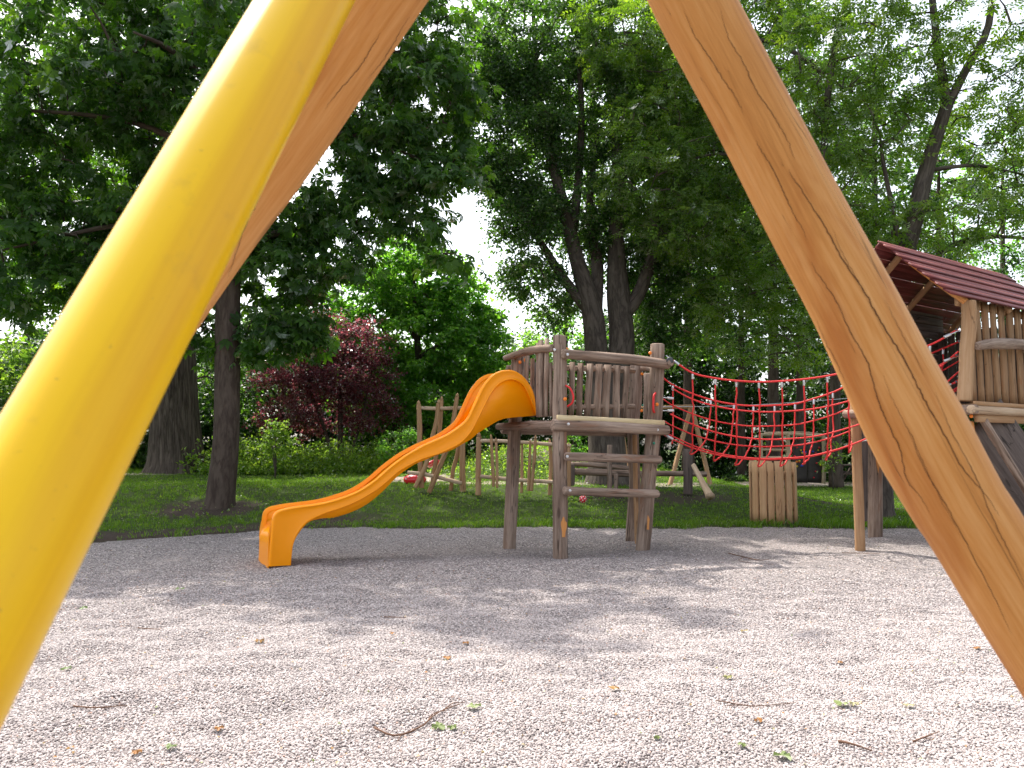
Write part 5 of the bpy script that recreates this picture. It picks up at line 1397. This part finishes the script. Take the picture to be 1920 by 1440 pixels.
twig('thin straight twig lying level right of centre', [(1343, 1321), (1400, 1324), (1430, 1323), (1492, 1323)], .0032, [((1385, 1324), (1362, 1331))])
twig('short thick dark twig at the bottom right', [(1572, 1398), (1600, 1405), (1636, 1411)], .006)
twig('reddish forked twig at the bottom right corner of the gravel', [(1712, 1397), (1735, 1392), (1762, 1380)], .0045, [((1735, 1392), (1750, 1396))])
twig('small curved dark twig below the slide foot', [(720, 1157), (742, 1160), (762, 1161)], .005)
twig('bent grey twig beside the shadow of the tower', [(1366, 1038), (1390, 1044), (1420, 1052), (1442, 1050)], .007, [((1395, 1045), (1385, 1055), (1410, 1059))])
twig('long thin twig on sunny gravel below the net', [(1579, 1038), (1610, 1036), (1650, 1040)], .006)
twig('thin twig near the left edge with one orange end', [(258, 1182), (280, 1184), (300, 1187)], .0045)
def leafobj(label, px, py, s, v, lobes=3):
    s = s * 1.3; c = gpt(px, py, .016); rr_ = random.Random(px); a0 = rr_.uniform(0, 6.28)
    V = [c + [0, 0, .012]]; n = 18
    for i in range(n):
        a = 2 * math.pi * i / n; r = s * (.62 + .38 * abs(math.cos(a * lobes / 2))) * rr_.uniform(.85, 1.1)
        V.append(c + [r * math.cos(a + a0), r * math.sin(a + a0), rr_.uniform(-.002, .5 * s)])
    o = mk('fallen_leaf', V, [(0, 1 + i, 1 + (i + 1) % n) for i in range(n)], M['fallen_leaf'], None, loc=c, rnd=[v] * n, smooth=False)
    return tag(o, label, 'leaf', 'fallen leaves on the gravel')
for a in (('fresh bright green lobed leaf at the very bottom, right of centre', 1468, 1418, .035, .12), ('dark green curled leaf on shaded gravel below the slide', 336, 1112, .04, .0), ('pale green crumpled leaf lying left of centre', 486, 1213, .032, .6),
          ('pale folded leaf right of the long twig', 838, 1236, .026, .65), ('green leaf just below the tip of the longest twig', 822, 1374, .03, .15), ('curled olive leaf at the upper tip of the longest twig', 888, 1338, .032, .25), ('small green leaf touching the longest twig from below', 848, 1378, .022, .2),
          ('split leaf, half green and half pale, right of the level twig', 1580, 1326, .034, .3), ('very pale leaf beside the split leaf', 1600, 1324, .024, 1.0), ('pale yellow leaf right of the split leaf', 1705, 1325, .026, 1.0), ('dull green leaf right of bottom centre', 1392, 1400, .020, .2),
          ('small yellow green leaf in the middle of the gravel', 1364, 1275, .026, .4), ('faded leaf resting left of the middle', 1152, 1308, .026, .6), ('dark green small leaf at the left edge of the gravel', 125, 1255, .026, .05), ('small dark leaf on the shaded left gravel', 157, 1146, .03, .0),
          ('dark leaf scrap left of bottom centre', 320, 1410, .022, .05), ('brown curled leaf at the lower left', 410, 1370, .022, .67), ('orange brown leaf beside the yellow tube foot', 255, 1414, .020, .67), ('brown dry leaf right of the tower shadow', 874, 1206, .02, .67), ('rusty leaf on the sunny right gravel', 1832, 1224, .02, .67),
          ('dry orange leaf below the tower at the left', 735, 1192, .016, .67), ('light leaf above the level twig', 1395, 1184, .024, .5), ('brown leaf scrap near the level twig', 1422, 1358, .02, .67), ('red brown leaf scrap in the sunny middle', 1575, 1236, .016, .67), ('green leaf scrap at the left of the bottom edge', 1232, 1400, .016, .2)):
    leafobj(*a)
# tiny bits nobody could count
n = 900
u = RNG.random(n); yy = 3.1 + 8.5 * u; xx = RNG.uniform(-.66, .66, n) * yy
pos = np.stack([xx, yy, gravel_z(xx, yy) + .017], 1)
V, F, r = scatter_leaves(pos, RNG.normal(0, 1, (n, 3)) * [1, 1, .15], .019, 'simple', np.clip(RNG.normal(.62, .22, n), 0, 1), .35)
o = mk('leaf_litter', V, F, M['fallen_leaf'], rnd=r, smooth=False); tag(o, 'tiny scraps of bark and dry leaf scattered over the gravel', 'litter', kind='stuff')
n = 900
xx = RNG.uniform(-9, 11, n); yy = RNG.uniform(12.5, 20, n)
pos = np.stack([xx, yy, np.maximum(terrain(xx, yy), 0) + .05], 1)
V, F, r = scatter_leaves(pos, RNG.normal(0, 1, (n, 3)) * [1, 1, .2], .03, 'simple', np.full(n, 1.0), .4)
o = mk('petal_litter', V, F, M['fallen_leaf'], rnd=r, smooth=False); tag(o, 'pale fallen petals and daisies dotted over the lawn', 'litter', kind='stuff')
